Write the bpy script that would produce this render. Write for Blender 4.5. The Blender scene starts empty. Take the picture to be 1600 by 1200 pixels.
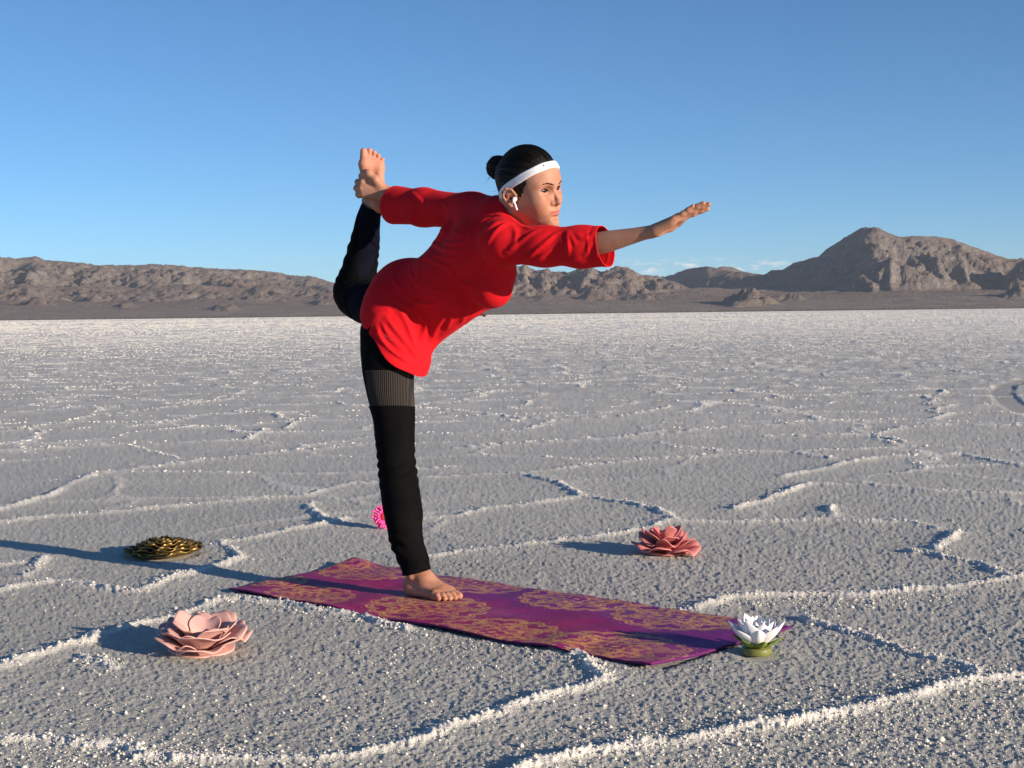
import bpy, bmesh, math, random
import numpy as np
from mathutils import Matrix, Vector
from mathutils.bvhtree import BVHTree

scene = bpy.context.scene
COL = scene.collection
rng = np.random.default_rng(7)
random.seed(7)

# ------------------------------------------------------------------ camera
F_PX = 2250.0          # focal length in pixels of a 1600 px wide picture
CAM_H = 0.91
_roll = math.atan2(19, 1600)
_th = math.atan(109 / F_PX)
_c, _s = math.cos(_roll), math.sin(_roll)
_ct, _st = math.cos(_th), math.sin(_th)
_R1 = np.array([1.0, 0, 0]); _U1 = np.array([0, _st, _ct]); FWD = np.array([0, _ct, -_st])
XR = _c * _R1 - _s * _U1
UPV = _s * _R1 + _c * _U1
CAM = np.array([0, 0, CAM_H])
cam_d = bpy.data.cameras.new('camera')
cam_o = bpy.data.objects.new('camera', cam_d)
COL.objects.link(cam_o)
cam_o.matrix_world = Matrix(((XR[0], UPV[0], -FWD[0], 0), (XR[1], UPV[1], -FWD[1], 0),
                             (XR[2], UPV[2], -FWD[2], CAM_H), (0, 0, 0, 1)))
cam_d.sensor_width = 36.0
cam_d.lens = F_PX / 1600 * 36.0
cam_d.clip_start = 0.05
cam_d.clip_end = 80000
scene.camera = cam_o

# ------------------------------------------------------------------ light
SUN_EL = math.radians(12.3)
SUN_AZ = math.radians(-34.0)      # measured from +X, counter clockwise
SUN_DIR = np.array([math.cos(SUN_EL) * math.cos(SUN_AZ), math.cos(SUN_EL) * math.sin(SUN_AZ), math.sin(SUN_EL)])
sun_d = bpy.data.lights.new('sun', 'SUN')
sun_d.energy = 5.0
sun_d.angle = math.radians(0.53)
sun_d.color = (1.0, 0.82, 0.64)
sun_o = bpy.data.objects.new('sun', sun_d)
COL.objects.link(sun_o)
sun_o.rotation_euler = Vector(SUN_DIR).to_track_quat('Z', 'Y').to_euler()

world = bpy.data.worlds.new('World')
scene.world = world
world.use_nodes = True
wn, wl = world.node_tree.nodes, world.node_tree.links
for n in list(wn): wn.remove(n)
w_out = wn.new('ShaderNodeOutputWorld')
w_bg = wn.new('ShaderNodeBackground')
w_sky = wn.new('ShaderNodeTexSky')
w_sky.sky_type = 'NISHITA'
w_sky.sun_disc = False
w_sky.sun_elevation = SUN_EL
w_sky.sun_rotation = math.pi / 2 - SUN_AZ
w_sky.altitude = 1280
w_sky.air_density = 0.7
w_sky.dust_density = 0.0
w_sky.ozone_density = 4.0
w_bg.inputs['Strength'].default_value = 0.087
# a few small low clouds far beyond the hills: soft noise in sky directions
w_tc = wn.new('ShaderNodeTexCoord')
w_sep = wn.new('ShaderNodeSeparateXYZ'); wl.new(w_tc.outputs['Generated'], w_sep.inputs[0])
def wmath(op, a, b=None, clamp=False):
    n = wn.new('ShaderNodeMath'); n.operation = op; n.use_clamp = clamp
    for i, v in enumerate((a, b)):
        if v is None: continue
        if isinstance(v, (int, float)): n.inputs[i].default_value = v
        else: wl.new(v, n.inputs[i])
    return n.outputs[0]
w_az = wmath('DIVIDE', w_sep.outputs[0], w_sep.outputs[1])
w_map = wn.new('ShaderNodeCombineXYZ')
wl.new(wmath('MULTIPLY', w_az, 75.0), w_map.inputs[0])
wl.new(wmath('MULTIPLY', w_sep.outputs[2], 230.0), w_map.inputs[1])
w_noise = wn.new('ShaderNodeTexNoise'); w_noise.inputs['Scale'].default_value = 1.0
w_noise.inputs['Detail'].default_value = 7.0; w_noise.inputs['Roughness'].default_value = 0.6
wl.new(w_map.outputs[0], w_noise.inputs['Vector'])
def wbump(v, lo, hi, soft):
    a = wmath('DIVIDE', wmath('SUBTRACT', v, lo), soft, True)
    b = wmath('DIVIDE', wmath('SUBTRACT', hi, v), soft, True)
    return wmath('MULTIPLY', a, b)
w_elm = wbump(w_sep.outputs[2], 0.024, 0.0385, 0.006)
w_azm = wmath('MULTIPLY', wbump(w_az, 0.045, 0.215, 0.03), wmath('GREATER_THAN', w_sep.outputs[1], 0.0))
w_cl = wmath('MULTIPLY', wmath('MULTIPLY', w_elm, w_azm), wmath('MULTIPLY', wmath('SUBTRACT', w_noise.outputs['Fac'], 0.50), 5.0, True))
w_cl = wmath('MULTIPLY', w_cl, 0.75)
w_mix = wn.new('ShaderNodeMixRGB')
w_tint = wn.new('ShaderNodeMixRGB'); w_tint.blend_type = 'MULTIPLY'; w_tint.inputs[0].default_value = 1.0
wl.new(w_sky.outputs[0], w_tint.inputs[1]); w_tint.inputs[2].default_value = (.88, 1.07, 1.06, 1)     # clear dry desert air
wl.new(w_cl, w_mix.inputs[0]); wl.new(w_tint.outputs[0], w_mix.inputs[1])
w_mix.inputs[2].default_value = (9.0, 8.2, 7.8, 1)
wl.new(w_mix.outputs[0], w_bg.inputs['Color'])
wl.new(w_bg.outputs[0], w_out.inputs['Surface'])

scene.view_settings.view_transform = 'Standard'
scene.view_settings.look = 'None'
scene.view_settings.exposure = 0.62
scene.view_settings.gamma = 1.0
scene.view_settings.use_curve_mapping = False

# ------------------------------------------------------------------ helpers
def P(px, py, Y):
    """world point at depth Y seen at pixel (px, py) of the 1600 x 1200 photograph"""
    d = (px - 800) / F_PX * XR - (py - 600) / F_PX * UPV + FWD
    return CAM + d * (0.984 * Y / d[1])
def G(px, py, z=0.0):
    """ground point under a pixel"""
    d = (px - 800) / F_PX * XR - (py - 600) / F_PX * UPV + FWD
    return CAM + d * ((z - CAM_H) / d[2])
def vec(*a): return np.array(a, float)
def unit(v):
    v = np.asarray(v, float); return v / np.linalg.norm(v)

def mk_mesh(name, V, faces, smooth=True):
    """V (n,3); faces: list of integer arrays (m,k) or a python list of tuples"""
    me = bpy.data.meshes.new(name)
    V = np.ascontiguousarray(V, np.float32)
    if isinstance(faces, np.ndarray): faces = [faces]
    if len(faces) and not isinstance(faces[0], np.ndarray):
        me.from_pydata(V.tolist(), [], faces)
    else:
        nl = sum(f.size for f in faces); npoly = sum(len(f) for f in faces)
        me.vertices.add(len(V)); me.vertices.foreach_set('co', V.ravel())
        me.loops.add(nl); me.polygons.add(npoly)
        me.loops.foreach_set('vertex_index', np.concatenate([f.ravel() for f in faces]).astype(np.int32))
        tot = np.concatenate([np.full(len(f), f.shape[1]) for f in faces])
        me.polygons.foreach_set('loop_start', np.concatenate([[0], np.cumsum(tot)[:-1]]).astype(np.int32))
        me.update(calc_edges=True)
    me.validate(clean_customdata=False)
    if smooth: me.polygons.foreach_set('use_smooth', np.ones(len(me.polygons), bool))
    me.update()
    return me
def obj(name, me, mat=None, parent=None, loc=None):
    o = bpy.data.objects.new(name, me)
    COL.objects.link(o)
    if mat is not None:
        for m in (mat if isinstance(mat, (list, tuple)) else [mat]): me.materials.append(m)
    if parent is not None:
        o.parent = parent
        o.matrix_parent_inverse = parent.matrix_basis.inverted()
    if loc is not None: o.location = loc
    return o
def tag(o, label=None, cat=None, group=None, kind=None):
    for k, v in (('label', label), ('category', cat), ('group', group), ('kind', kind)):
        if v: o[k] = v
    return o
def empty(name, loc, rotz=0.0):
    o = bpy.data.objects.new(name, None); COL.objects.link(o)
    o.empty_display_size = 0.05
    o.location = loc; o.rotation_euler = (0, 0, rotz)
    return o
def vattr(me, name, arr):
    """float (n) or colour (n,3) per vertex"""
    arr = np.asarray(arr, np.float32)
    if arr.ndim == 1:
        a = me.attributes.new(name, 'FLOAT', 'POINT'); a.data.foreach_set('value', arr)
    else:
        a = me.attributes.new(name, 'FLOAT_COLOR', 'POINT')
        a.data.foreach_set('color', np.concatenate([arr, np.ones((len(arr), 1), np.float32)], 1).ravel())
def merge(parts):
    """parts: list of (V, faces) with one face size each -> V, [faces...]"""
    Vs, Fs, off = [], [], 0
    for V, Fl in parts:
        Vs.append(V)
        for f in (Fl if isinstance(Fl, list) else [Fl]): Fs.append(f + off)
        off += len(V)
    return np.concatenate(Vs), Fs

# ---- numpy noise
def _h(ix, iy, seed):
    h = (ix.astype(np.int64) * 374761393 + iy.astype(np.int64) * 668265263 + seed * 974711) & 0xFFFFFFFF
    h = ((h ^ (h >> 13)) * 1274126177) & 0xFFFFFFFF
    h = ((h ^ (h >> 15)) * 2246822519) & 0xFFFFFFFF
    return ((h ^ (h >> 16)) & 0xFFFFFF).astype(np.float32) / 16777216.0
def gnoise(x, y, seed=0):
    xi, yi = np.floor(x), np.floor(y)
    fx, fy = (x - xi).astype(np.float32), (y - yi).astype(np.float32)
    u = fx * fx * fx * (fx * (fx * 6 - 15) + 10); v = fy * fy * fy * (fy * (fy * 6 - 15) + 10)
    def g(dx, dy):
        a = _h(xi + dx, yi + dy, seed) * 6.2831853
        return np.cos(a) * (fx - dx) + np.sin(a) * (fy - dy)
    a = g(0, 0) * (1 - u) + g(1, 0) * u
    b = g(0, 1) * (1 - u) + g(1, 1) * u
    return (a * (1 - v) + b * v) * 1.5
def fbm(x, y, octs, seed=0, gain=0.5, ridged=False):
    t = 0; a = 1.0; s = 0
    for i in range(octs):
        n = gnoise(x * 2 ** i, y * 2 ** i, seed + i * 17)
        if ridged: n = 1 - 2 * np.abs(n)
        t = t + a * n; s += a; a *= gain
    return t / s
def worley(x, y, seed=0, jit=0.9):
    xi, yi = np.floor(x), np.floor(y)
    f1 = np.full(x.shape, 9.0, np.float32); f2 = f1.copy(); idv = np.zeros(x.shape, np.float32)
    for dx in (-1, 0, 1):
        for dy in (-1, 0, 1):
            cx, cy = xi + dx, yi + dy
            px = cx + 0.5 + (_h(cx, cy, seed) - 0.5) * jit; py = cy + 0.5 + (_h(cx, cy, seed + 91) - 0.5) * jit
            d = np.sqrt((px - x) ** 2 + (py - y) ** 2).astype(np.float32)
            near = d < f1
            f2 = np.where(near, f1, np.minimum(f2, d))
            idv = np.where(near, _h(cx, cy, seed + 7), idv)
            f1 = np.where(near, d, f1)
    return f1, f2, idv
def sstep(a, b, x):
    t = np.clip((x - a) / (b - a), 0, 1)
    return t * t * (3 - 2 * t)

# ---- materials
class NT:
    def __init__(self, name, rough=0.6, spec=0.5):
        self.m = bpy.data.materials.new(name); self.m.use_nodes = True
        self.n, self.l = self.m.node_tree.nodes, self.m.node_tree.links
        self.b = self.n['Principled BSDF']
        self.b.inputs['Roughness'].default_value = rough
        self.b.inputs['Specular IOR Level'].default_value = spec
    def add(self, t, **kw):
        n = self.n.new(t)
        for k, v in kw.items():
            if k in n.inputs: self.put(n.inputs[k], v)
            else: setattr(n, k, v)
        return n
    def put(self, sock, v):
        if isinstance(v, bpy.types.NodeSocket): self.l.new(v, sock)
        elif isinstance(v, (tuple, list)) and len(v) == 3 and sock.type == 'RGBA': sock.default_value = (*v, 1)
        else: sock.default_value = v
    def math(self, op, a, b=None, c=None, clamp=False):
        n = self.n.new('ShaderNodeMath'); n.operation = op; n.use_clamp = clamp
        for i, v in enumerate((a, b, c)):
            if v is not None: self.put(n.inputs[i], v)
        return n.outputs[0]
    def coord(self, kind='Object'):
        return self.n.new('ShaderNodeTexCoord').outputs[kind]
    def noise(self, vecs, scale, detail=4, rough=0.55):
        n = self.n.new('ShaderNodeTexNoise'); self.put(n.inputs['Vector'], vecs)
        n.inputs['Scale'].default_value = scale; n.inputs['Detail'].default_value = detail
        n.inputs['Roughness'].default_value = rough
        return n.outputs['Fac']
    def mix(self, fac, a, b):
        n = self.n.new('ShaderNodeMixRGB')
        self.put(n.inputs[0], fac); self.put(n.inputs[1], a); self.put(n.inputs[2], b)
        return n.outputs[0]
    def ramp(self, fac, lo, hi):
        n = self.n.new('ShaderNodeMapRange'); self.put(n.inputs[0], fac)
        n.inputs[1].default_value = lo; n.inputs[2].default_value = hi
        return n.outputs[0]
    def attr(self, name, out='Fac'):
        n = self.n.new('ShaderNodeAttribute'); n.attribute_name = name
        return n.outputs[out]
    def bump(self, height, strength, dist, normal=None):
        n = self.n.new('ShaderNodeBump'); self.put(n.inputs['Height'], height)
        n.inputs['Strength'].default_value = strength; n.inputs['Distance'].default_value = dist
        if normal is not None: self.l.new(normal, n.inputs['Normal'])
        self.l.new(n.outputs[0], self.b.inputs['Normal'])
        return n.outputs[0]
    def color(self, v): self.put(self.b.inputs['Base Color'], v)
# ================================================================== salt flat
# crust ridges traced on the ground (photograph pixels projected onto z = 0), width m, height m
RIDGES = [
 (.050,.020,[(-60,1158),(0,1162),(94,1162),(175,1171),(219,1184),(269,1193),(340,1190),(480,1190),(570,1183),(625,1170),(661,1154),(697,1137),(734,1132),(781,1119),(813,1105),(850,1090),(908,1078),(948,1067)]),
 (.045,.020,[(948,1067),(930,1052),(919,1038),(905,1030),(893,1023),(870,1016)]),
 (.060,.026,[(780,1220),(828,1200),(879,1190),(933,1181),(987,1172),(1045,1165),(1110,1153),(1162,1145),(1250,1132),(1320,1118),(1390,1101),(1460,1080),(1520,1066),(1600,1059),(1700,1050)]),
 (.040,.020,[(1520,1066),(1519,1045),(1460,1031),(1404,1017),(1369,999),(1320,989),(1257,968)]),
 (.055,.022,[(1700,890),(1600,901),(1565,907),(1495,919),(1425,922),(1355,931),(1285,931),(1180,933),(1145,936),(1085,952)]),
 (.040,.022,[(1418,863),(1477,873),(1530,882),(1572,900),(1585,904)]),
 (.050,.026,[(1460,859),(1480,845),(1498,833)]),
 (.050,.022,[(1040,816),(1127,817),(1215,815),(1285,812),(1355,816),(1425,816),(1460,826)]),
 (.050,.024,[(1297,792),(1300,808)]),
 (.050,.024,[(1147,796),(1194,785),(1234,767),(1262,758),(1350,757),(1412,763),(1459,769),(1600,774),(1700,776)]),
 (.060,.022,[(1219,746),(1275,736),(1319,724),(1381,714),(1506,711),(1600,730),(1700,736)]),
 (.060,.020,[(1060,676),(1100,671),(1137,667),(1225,664),(1281,658),(1375,661),(1500,664)]),
 (.065,.018,[(1060,700),(1100,702),(1170,706),(1241,708),(1303,718)]),
 (.050,.024,[(1184,683),(1287,680),(1359,680),(1416,692)]),
 (.060,.020,[(1366,680),(1412,669),(1491,664),(1600,667),(1700,668)]),
 (.045,.018,[(560,757),(640,750),(694,747),(760,742),(832,738),(919,727),(970,723),(1060,714),(1120,711)]),
 (.040,.014,[(560,740),(640,735),(709,730)]),
 (.050,.020,[(706,702),(790,694),(910,687),(970,684),(1042,672),(1120,672)]),
 (.045,.024,[(811,741),(874,756),(910,777),(985,789),(1027,798),(1051,813)]),
 (.045,.018,[(600,815),(640,813),(715,807),(760,795),(820,789),(910,777)]),
 (.050,.022,[(820,672),(868,657),(970,651),(1045,636)]),
 (.050,.016,[(640,654),(820,648),(970,644)]),
 (.050,.016,[(640,620),(730,616),(802,609)]),
 (.060,.018,[(600,680),(640,678),(811,675)]),
 (.050,.018,[(-80,830),(0,818),(52,810),(182,801),(315,787),(420,778),(472,776),(525,762),(560,754)]),
 (.055,.022,[(-60,810),(0,797),(77,776),(115,755),(147,743),(210,734),(252,729),(315,720),(455,706),(560,696),(620,692)]),
 (.035,.010,[(210,738),(350,738),(507,741),(560,738)]),
 (.060,.020,[(-60,708),(0,706),(196,694),(315,691),(385,689),(416,671)]),
 (.040,.012,[(196,694),(240,706),(280,717)]),
 (.050,.020,[(448,670),(469,657),(497,652),(560,652),(600,652)]),
 (.050,.012,[(402,642),(497,652)]),
 (.055,.020,[(0,675),(70,666),(147,650),(238,640),(367,622),(560,619)]),
 (.045,.018,[(540,812),(518,818),(451,829),(409,838),(343,850)]),
 (.045,.020,[(343,850),(365,862),(378,874),(352,884),(315,892),(245,909)]),
 (.050,.024,[(486,786),(482,795),(493,804),(518,818)]),
 (.045,.014,[(-40,888),(0,884),(37,881)]),
 (.050,.024,[(69,873),(55,888),(41,902)]),
 (.050,.018,[(-60,935),(0,924),(56,913),(94,910),(175,923),(219,924),(266,906),(319,892)]),
 (.060,.026,[(-80,1060),(0,1043),(56,1027),(94,1012),(131,1009),(147,995)]),
 (.045,.018,[(147,995),(219,977),(275,965),(312,951),(341,940),(375,938),(469,949),(560,965),(640,985)]),
 (.045,.018,[(660,872),(690,867),(740,860),(800,853),(845,850),(900,842),(960,836),(1010,826),(1040,816)]),
 (.045,.010,[(1085,952),(1040,965)]),
 (.04,.010,[(130,1027),(175,1045),(160,1030)]),
]
TRACKS = [(0.12, [(1640,652),(1600,641),(1576,628),(1564,614),(1572,602),(1600,594),(1640,590)]),
          (0.5, [(74,508),(72,522),(74,538),(88,556)]), (0.35, [(104,514),(140,530),(180,548),(240,572)])]
PINK_C, CORAL_C, GOLD_C, LOTUS_C, GERB_C = G(316, 1009), G(1040, 860), G(251, 868), G(1186, 1026), G(597, 822)
MAT_C = [G(358, 921, .008), G(1018, 1042, .012), G(1237, 979, .012), G(553, 877, .012)]      # front-left, front-right, back-right, back-left

def seg_dist(x, y, a, b):
    ab = b - a; L = max(ab @ ab, 1e-12)
    t = np.clip(((x - a[0]) * ab[0] + (y - a[1]) * ab[1]) / L, 0, 1)
    return np.hypot(x - a[0] - t * ab[0], y - a[1] - t * ab[1]), (x - a[0]) * ab[1] - (y - a[1]) * ab[0]

def ridge_field(x, y):
    """height and crust amount (0..1) of the traced and the far procedural ridges"""
    hgt = np.zeros(x.shape, np.float32); cr = np.zeros(x.shape, np.float32)
    wx = x + 0.018 * gnoise(x * 9, y * 9, 5) + 0.008 * gnoise(x * 31, y * 31, 6)
    wy = y + 0.018 * gnoise(x * 9, y * 9, 8) + 0.008 * gnoise(x * 31, y * 31, 9)
    for w, hh, pts in RIDGES:
        q = [G(*p)[:2] for p in pts]
        bestd = np.full(x.shape, 9.0, np.float32)
        hh = hh * (1 + .03 * max(np.linalg.norm(q[len(q) // 2]) - 5, 0))
        w2 = w * (0.62 + 0.012 * np.linalg.norm(q[len(q) // 2]))
        for a, b in zip(q[:-1], q[1:]):
            m = (x > min(a[0], b[0]) - .25) & (x < max(a[0], b[0]) + .25) & (y > min(a[1], b[1]) - .25) & (y < max(a[1], b[1]) + .25)
            if not m.any(): continue
            d, _ = seg_dist(wx[m], wy[m], a, b)
            bestd[m] = np.minimum(bestd[m], d)
        m = bestd < 0.24
        if not m.any(): continue
        d = bestd[m]
        var = 0.80 + 0.55 * gnoise(x[m] * 3.1, y[m] * 3.1, 31) + 0.28 * gnoise(x[m] * 14, y[m] * 14, 33)
        var = np.clip(var, 0.12, 1.4)
        hgt[m] = np.maximum(hgt[m], 0.50 * hh * var * np.exp(-(d / w2) ** 2 * 3.2) + 0.22 * hh * np.exp(-(d / 0.11) ** 2))
        cr[m] = np.maximum(cr[m], np.clip(var * 1.1, 0, 1) * np.exp(-(d / (w2 * 0.66)) ** 2) + 0.22 * np.exp(-(d / 0.09) ** 2))
    r = np.hypot(x, y)
    m = r > 4.6
    if m.any():
        X, Y = x[m], y[m]
        X = X + 0.25 * gnoise(X * .9, Y * .9, 51) + .06 * gnoise(X * 4, Y * 4, 53)
        Y2 = Y + 0.25 * gnoise(X * .9, Y * .9, 52) + .06 * gnoise(X * 4, Y * 4, 54)
        f1, f2, _ = worley(X / 1.15, Y2 / 1.15, 60, 0.95)
        e = (f2 - f1) * 1.15 * 0.6
        bw = 0.028 + 0.0010 * r[m]
        k = (.45 * sstep(4.6, 7.5, r[m]) + .55 * sstep(8.5, 13.5, r[m])) * np.clip(0.72 + 1.0 * gnoise(X * .6, Y * .6, 57), 0.05, 1.25)
        hgt[m] = np.maximum(hgt[m], (0.011 + 0.00010 * np.minimum(r[m], 150)) * k * np.exp(-(e / bw) ** 2))
        cr[m] = np.maximum(cr[m], np.clip(k * 1.3, 0, 1) * np.exp(-(e / (bw * 1.25)) ** 2))
    return hgt, np.clip(cr, 0, 1)

def mat_uv(x, y):
    """inverse of the (nearly rectangular) mat quad: u along, v across"""
    o = MAT_C[0][:2]; eu = ((MAT_C[1] - MAT_C[0]) + (MAT_C[2] - MAT_C[3]))[:2] / 2; ev = ((MAT_C[3] - MAT_C[0]) + (MAT_C[2] - MAT_C[1]))[:2] / 2
    det = eu[0] * ev[1] - eu[1] * ev[0]
    dx, dy = x - o[0], y - o[1]
    return (dx * ev[1] - dy * ev[0]) / det, (eu[0] * dy - eu[1] * dx) / det

def ground_z(x, y):
    r = np.hypot(x, y)
    z, cr = ridge_field(x, y)
    patch = np.clip(0.5 + 0.9 * gnoise(x * 1.3, y * 1.3, 71), 0, 1)
    # broad crumbly zones below the big front ridge and beside the tracks
    f1, f2, idv = worley(x / 0.0080, y / 0.0080, 3)
    lump = np.clip(1 - (f1 / 0.62) ** 2, 0, 1) * (0.25 + idv ** 2)
    g1, g2, idg = worley(x / 0.0155, y / 0.0155, 4)
    lump2 = np.clip(1 - (g1 / 0.5) ** 2, 0, 1) * np.clip(idg - 0.45, 0, 1) * 1.8
    grain = 0.0028 * lump + 0.0027 * lump2 * (0.35 + 0.5 * patch + 1.2 * cr)
    grain = grain * (1 + 0.7 * cr) * (1 - .62 * sstep(4.2, 9, r))
    grain += 0.0022 * gnoise(x * 55, y * 55, 11) + 0.0018 * gnoise(x * 21, y * 21, 12)
    far = sstep(5, 25, r)
    grain += (0.010 * far) * gnoise(x * 6.0, y * 6.0, 13) + 0.018 * far * gnoise(x * 1.7, y * 1.7, 15) + .02 * sstep(20, 90, r) * gnoise(x * .5, y * .5, 16)
    z = z + grain + 0.004 * gnoise(x * 1.1, y * 1.1, 14)
    lum = np.clip(0.5 * lump + 0.7 * lump2, 0, 1)
    trk = np.zeros(x.shape, np.float32)
    for w, pts in TRACKS:
        q = [G(*p)[:2] for p in pts]
        for a, b in zip(q[:-1], q[1:]):
            m = (x > min(a[0], b[0]) - 2) & (x < max(a[0], b[0]) + 2) & (y > min(a[1], b[1]) - 2) & (y < max(a[1], b[1]) + 2)
            if m.any():
                d, _ = seg_dist(x[m], y[m], a, b)
                trk[m] = np.maximum(trk[m], (1 - sstep(w * .7, w * 1.3, d)) * (1.0 if w == .12 else .4))
    z = z * (1 - 0.95 * trk) - 0.008 * trk
    # pressed flat where things lie
    flat = np.ones(x.shape, np.float32)
    u, v = mat_uv(x, y)
    L, W = 1.73, 0.638
    dm = np.maximum(np.maximum(-u, u - 1) * L, np.maximum(-v, v - 1) * W)
    flat = np.minimum(flat, sstep(-0.050, -0.012, dm))
    for c, rad in ((PINK_C, .10), (CORAL_C, .10), (GOLD_C, .13), (LOTUS_C, .05), (GERB_C, .05)):
        d = np.hypot(x - c[0], y - c[1])
        flat = np.minimum(flat, sstep(rad - .02, rad + .03, d))
    z = z * flat - 0.004 * (1 - flat)
    cr = cr * flat
    cr = np.maximum(cr, .22 * sstep(4, 13, r) + .75 * sstep(13, 100, r))      # far brightness of sunlit facets, painted in as whiter crust with distance
    return z.astype(np.float32), cr.astype(np.float32), lum.astype(np.float32), trk

def build_ground():
    # one sheet round the camera to the horizon, finer where it is near and in front
    yh = 490.0
    ys = np.concatenate([np.arange(1330, 620, -1.6), np.arange(620, 494.2, -1.15)])
    r = CAM_H * F_PX / (ys - yh)
    r = np.concatenate([[0.35, 0.7, 1.2, 1.7], r[r > 1.9]])
    r = np.concatenate([r, np.geomspace(r[-1] * 1.15, 34000, 40)])
    az_d = np.arctan(np.arange(-868, 869, 1.85) / F_PX)
    a0 = az_d[-1]
    st = 0.00066 * 1.032 ** np.arange(400); side = a0 + np.cumsum(st); side = side[side < np.pi - .08]; side = np.append(side, np.pi)
    az = np.concatenate([-side[::-1][1:], az_d, side])       # clockwise from +Y
    A, R = np.meshgrid(az, r)
    jit = (rng.random(A.shape) - .5) * 0.5
    A = A + jit * np.gradient(az)[None, :] * (np.abs(A) < a0 * .98)
    x = (R * np.sin(A)).ravel(); y = (R * np.cos(A)).ravel()
    z, cr, lum, trk = ground_z(x, y)
    na, nr = len(az), len(r)
    V = np.stack([x, y, z], 1)
    idx = np.arange(na * nr).reshape(nr, na)
    nxt = np.roll(idx, -1, 1)
    f = np.stack([idx[:-1], nxt[:-1], nxt[1:], idx[1:]], -1).reshape(-1, 4)[:, ::-1]
    c0 = len(V)
    V = np.concatenate([V, [[0, 0, 0]]])
    tri = np.stack([np.full(na, c0), nxt[0], idx[0]], 1)[:, ::-1]
    me = mk_mesh('ground', V, [f, tri])
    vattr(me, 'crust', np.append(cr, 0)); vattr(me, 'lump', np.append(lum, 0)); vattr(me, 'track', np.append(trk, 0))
    return me

t = NT('salt crust', 0.75, 0.35)
oc = t.coord()
cr = t.attr('crust'); lu = t.attr('lump'); tk = t.attr('track')  # crust holds ridge whiteness plus the painted brightening of the far flat
fine = t.noise(oc, 260, 3, 0.7)
mid = t.noise(oc, 75, 4, 0.65)
big = t.noise(oc, 1.1, 4, 0.6)
huge = t.noise(oc, 0.12, 3, 0.5)
base = t.mix(t.ramp(big, .35, .68), (.44, .445, .40), (.52, .52, .468))
base = t.mix(t.ramp(huge, .4, .65), base, (.54, .535, .478))
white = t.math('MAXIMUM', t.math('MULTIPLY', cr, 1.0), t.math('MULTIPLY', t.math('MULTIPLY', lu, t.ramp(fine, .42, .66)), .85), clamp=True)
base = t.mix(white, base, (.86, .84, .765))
base = t.mix(t.math('MULTIPLY', t.ramp(fine, .58, .72), .30), base, (.72, .71, .66))
base = t.mix(t.math('MULTIPLY', tk, .45), base, (.30, .30, .31))
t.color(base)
b1 = t.bump(t.math('ADD', t.math('MULTIPLY', fine, .6), mid), 0.75, 0.010)
M_SALT = t.m
ground = tag(obj('ground', build_ground(), M_SALT), 'white and grey crusted salt flat with raised cracked ridges', kind='structure')

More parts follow.
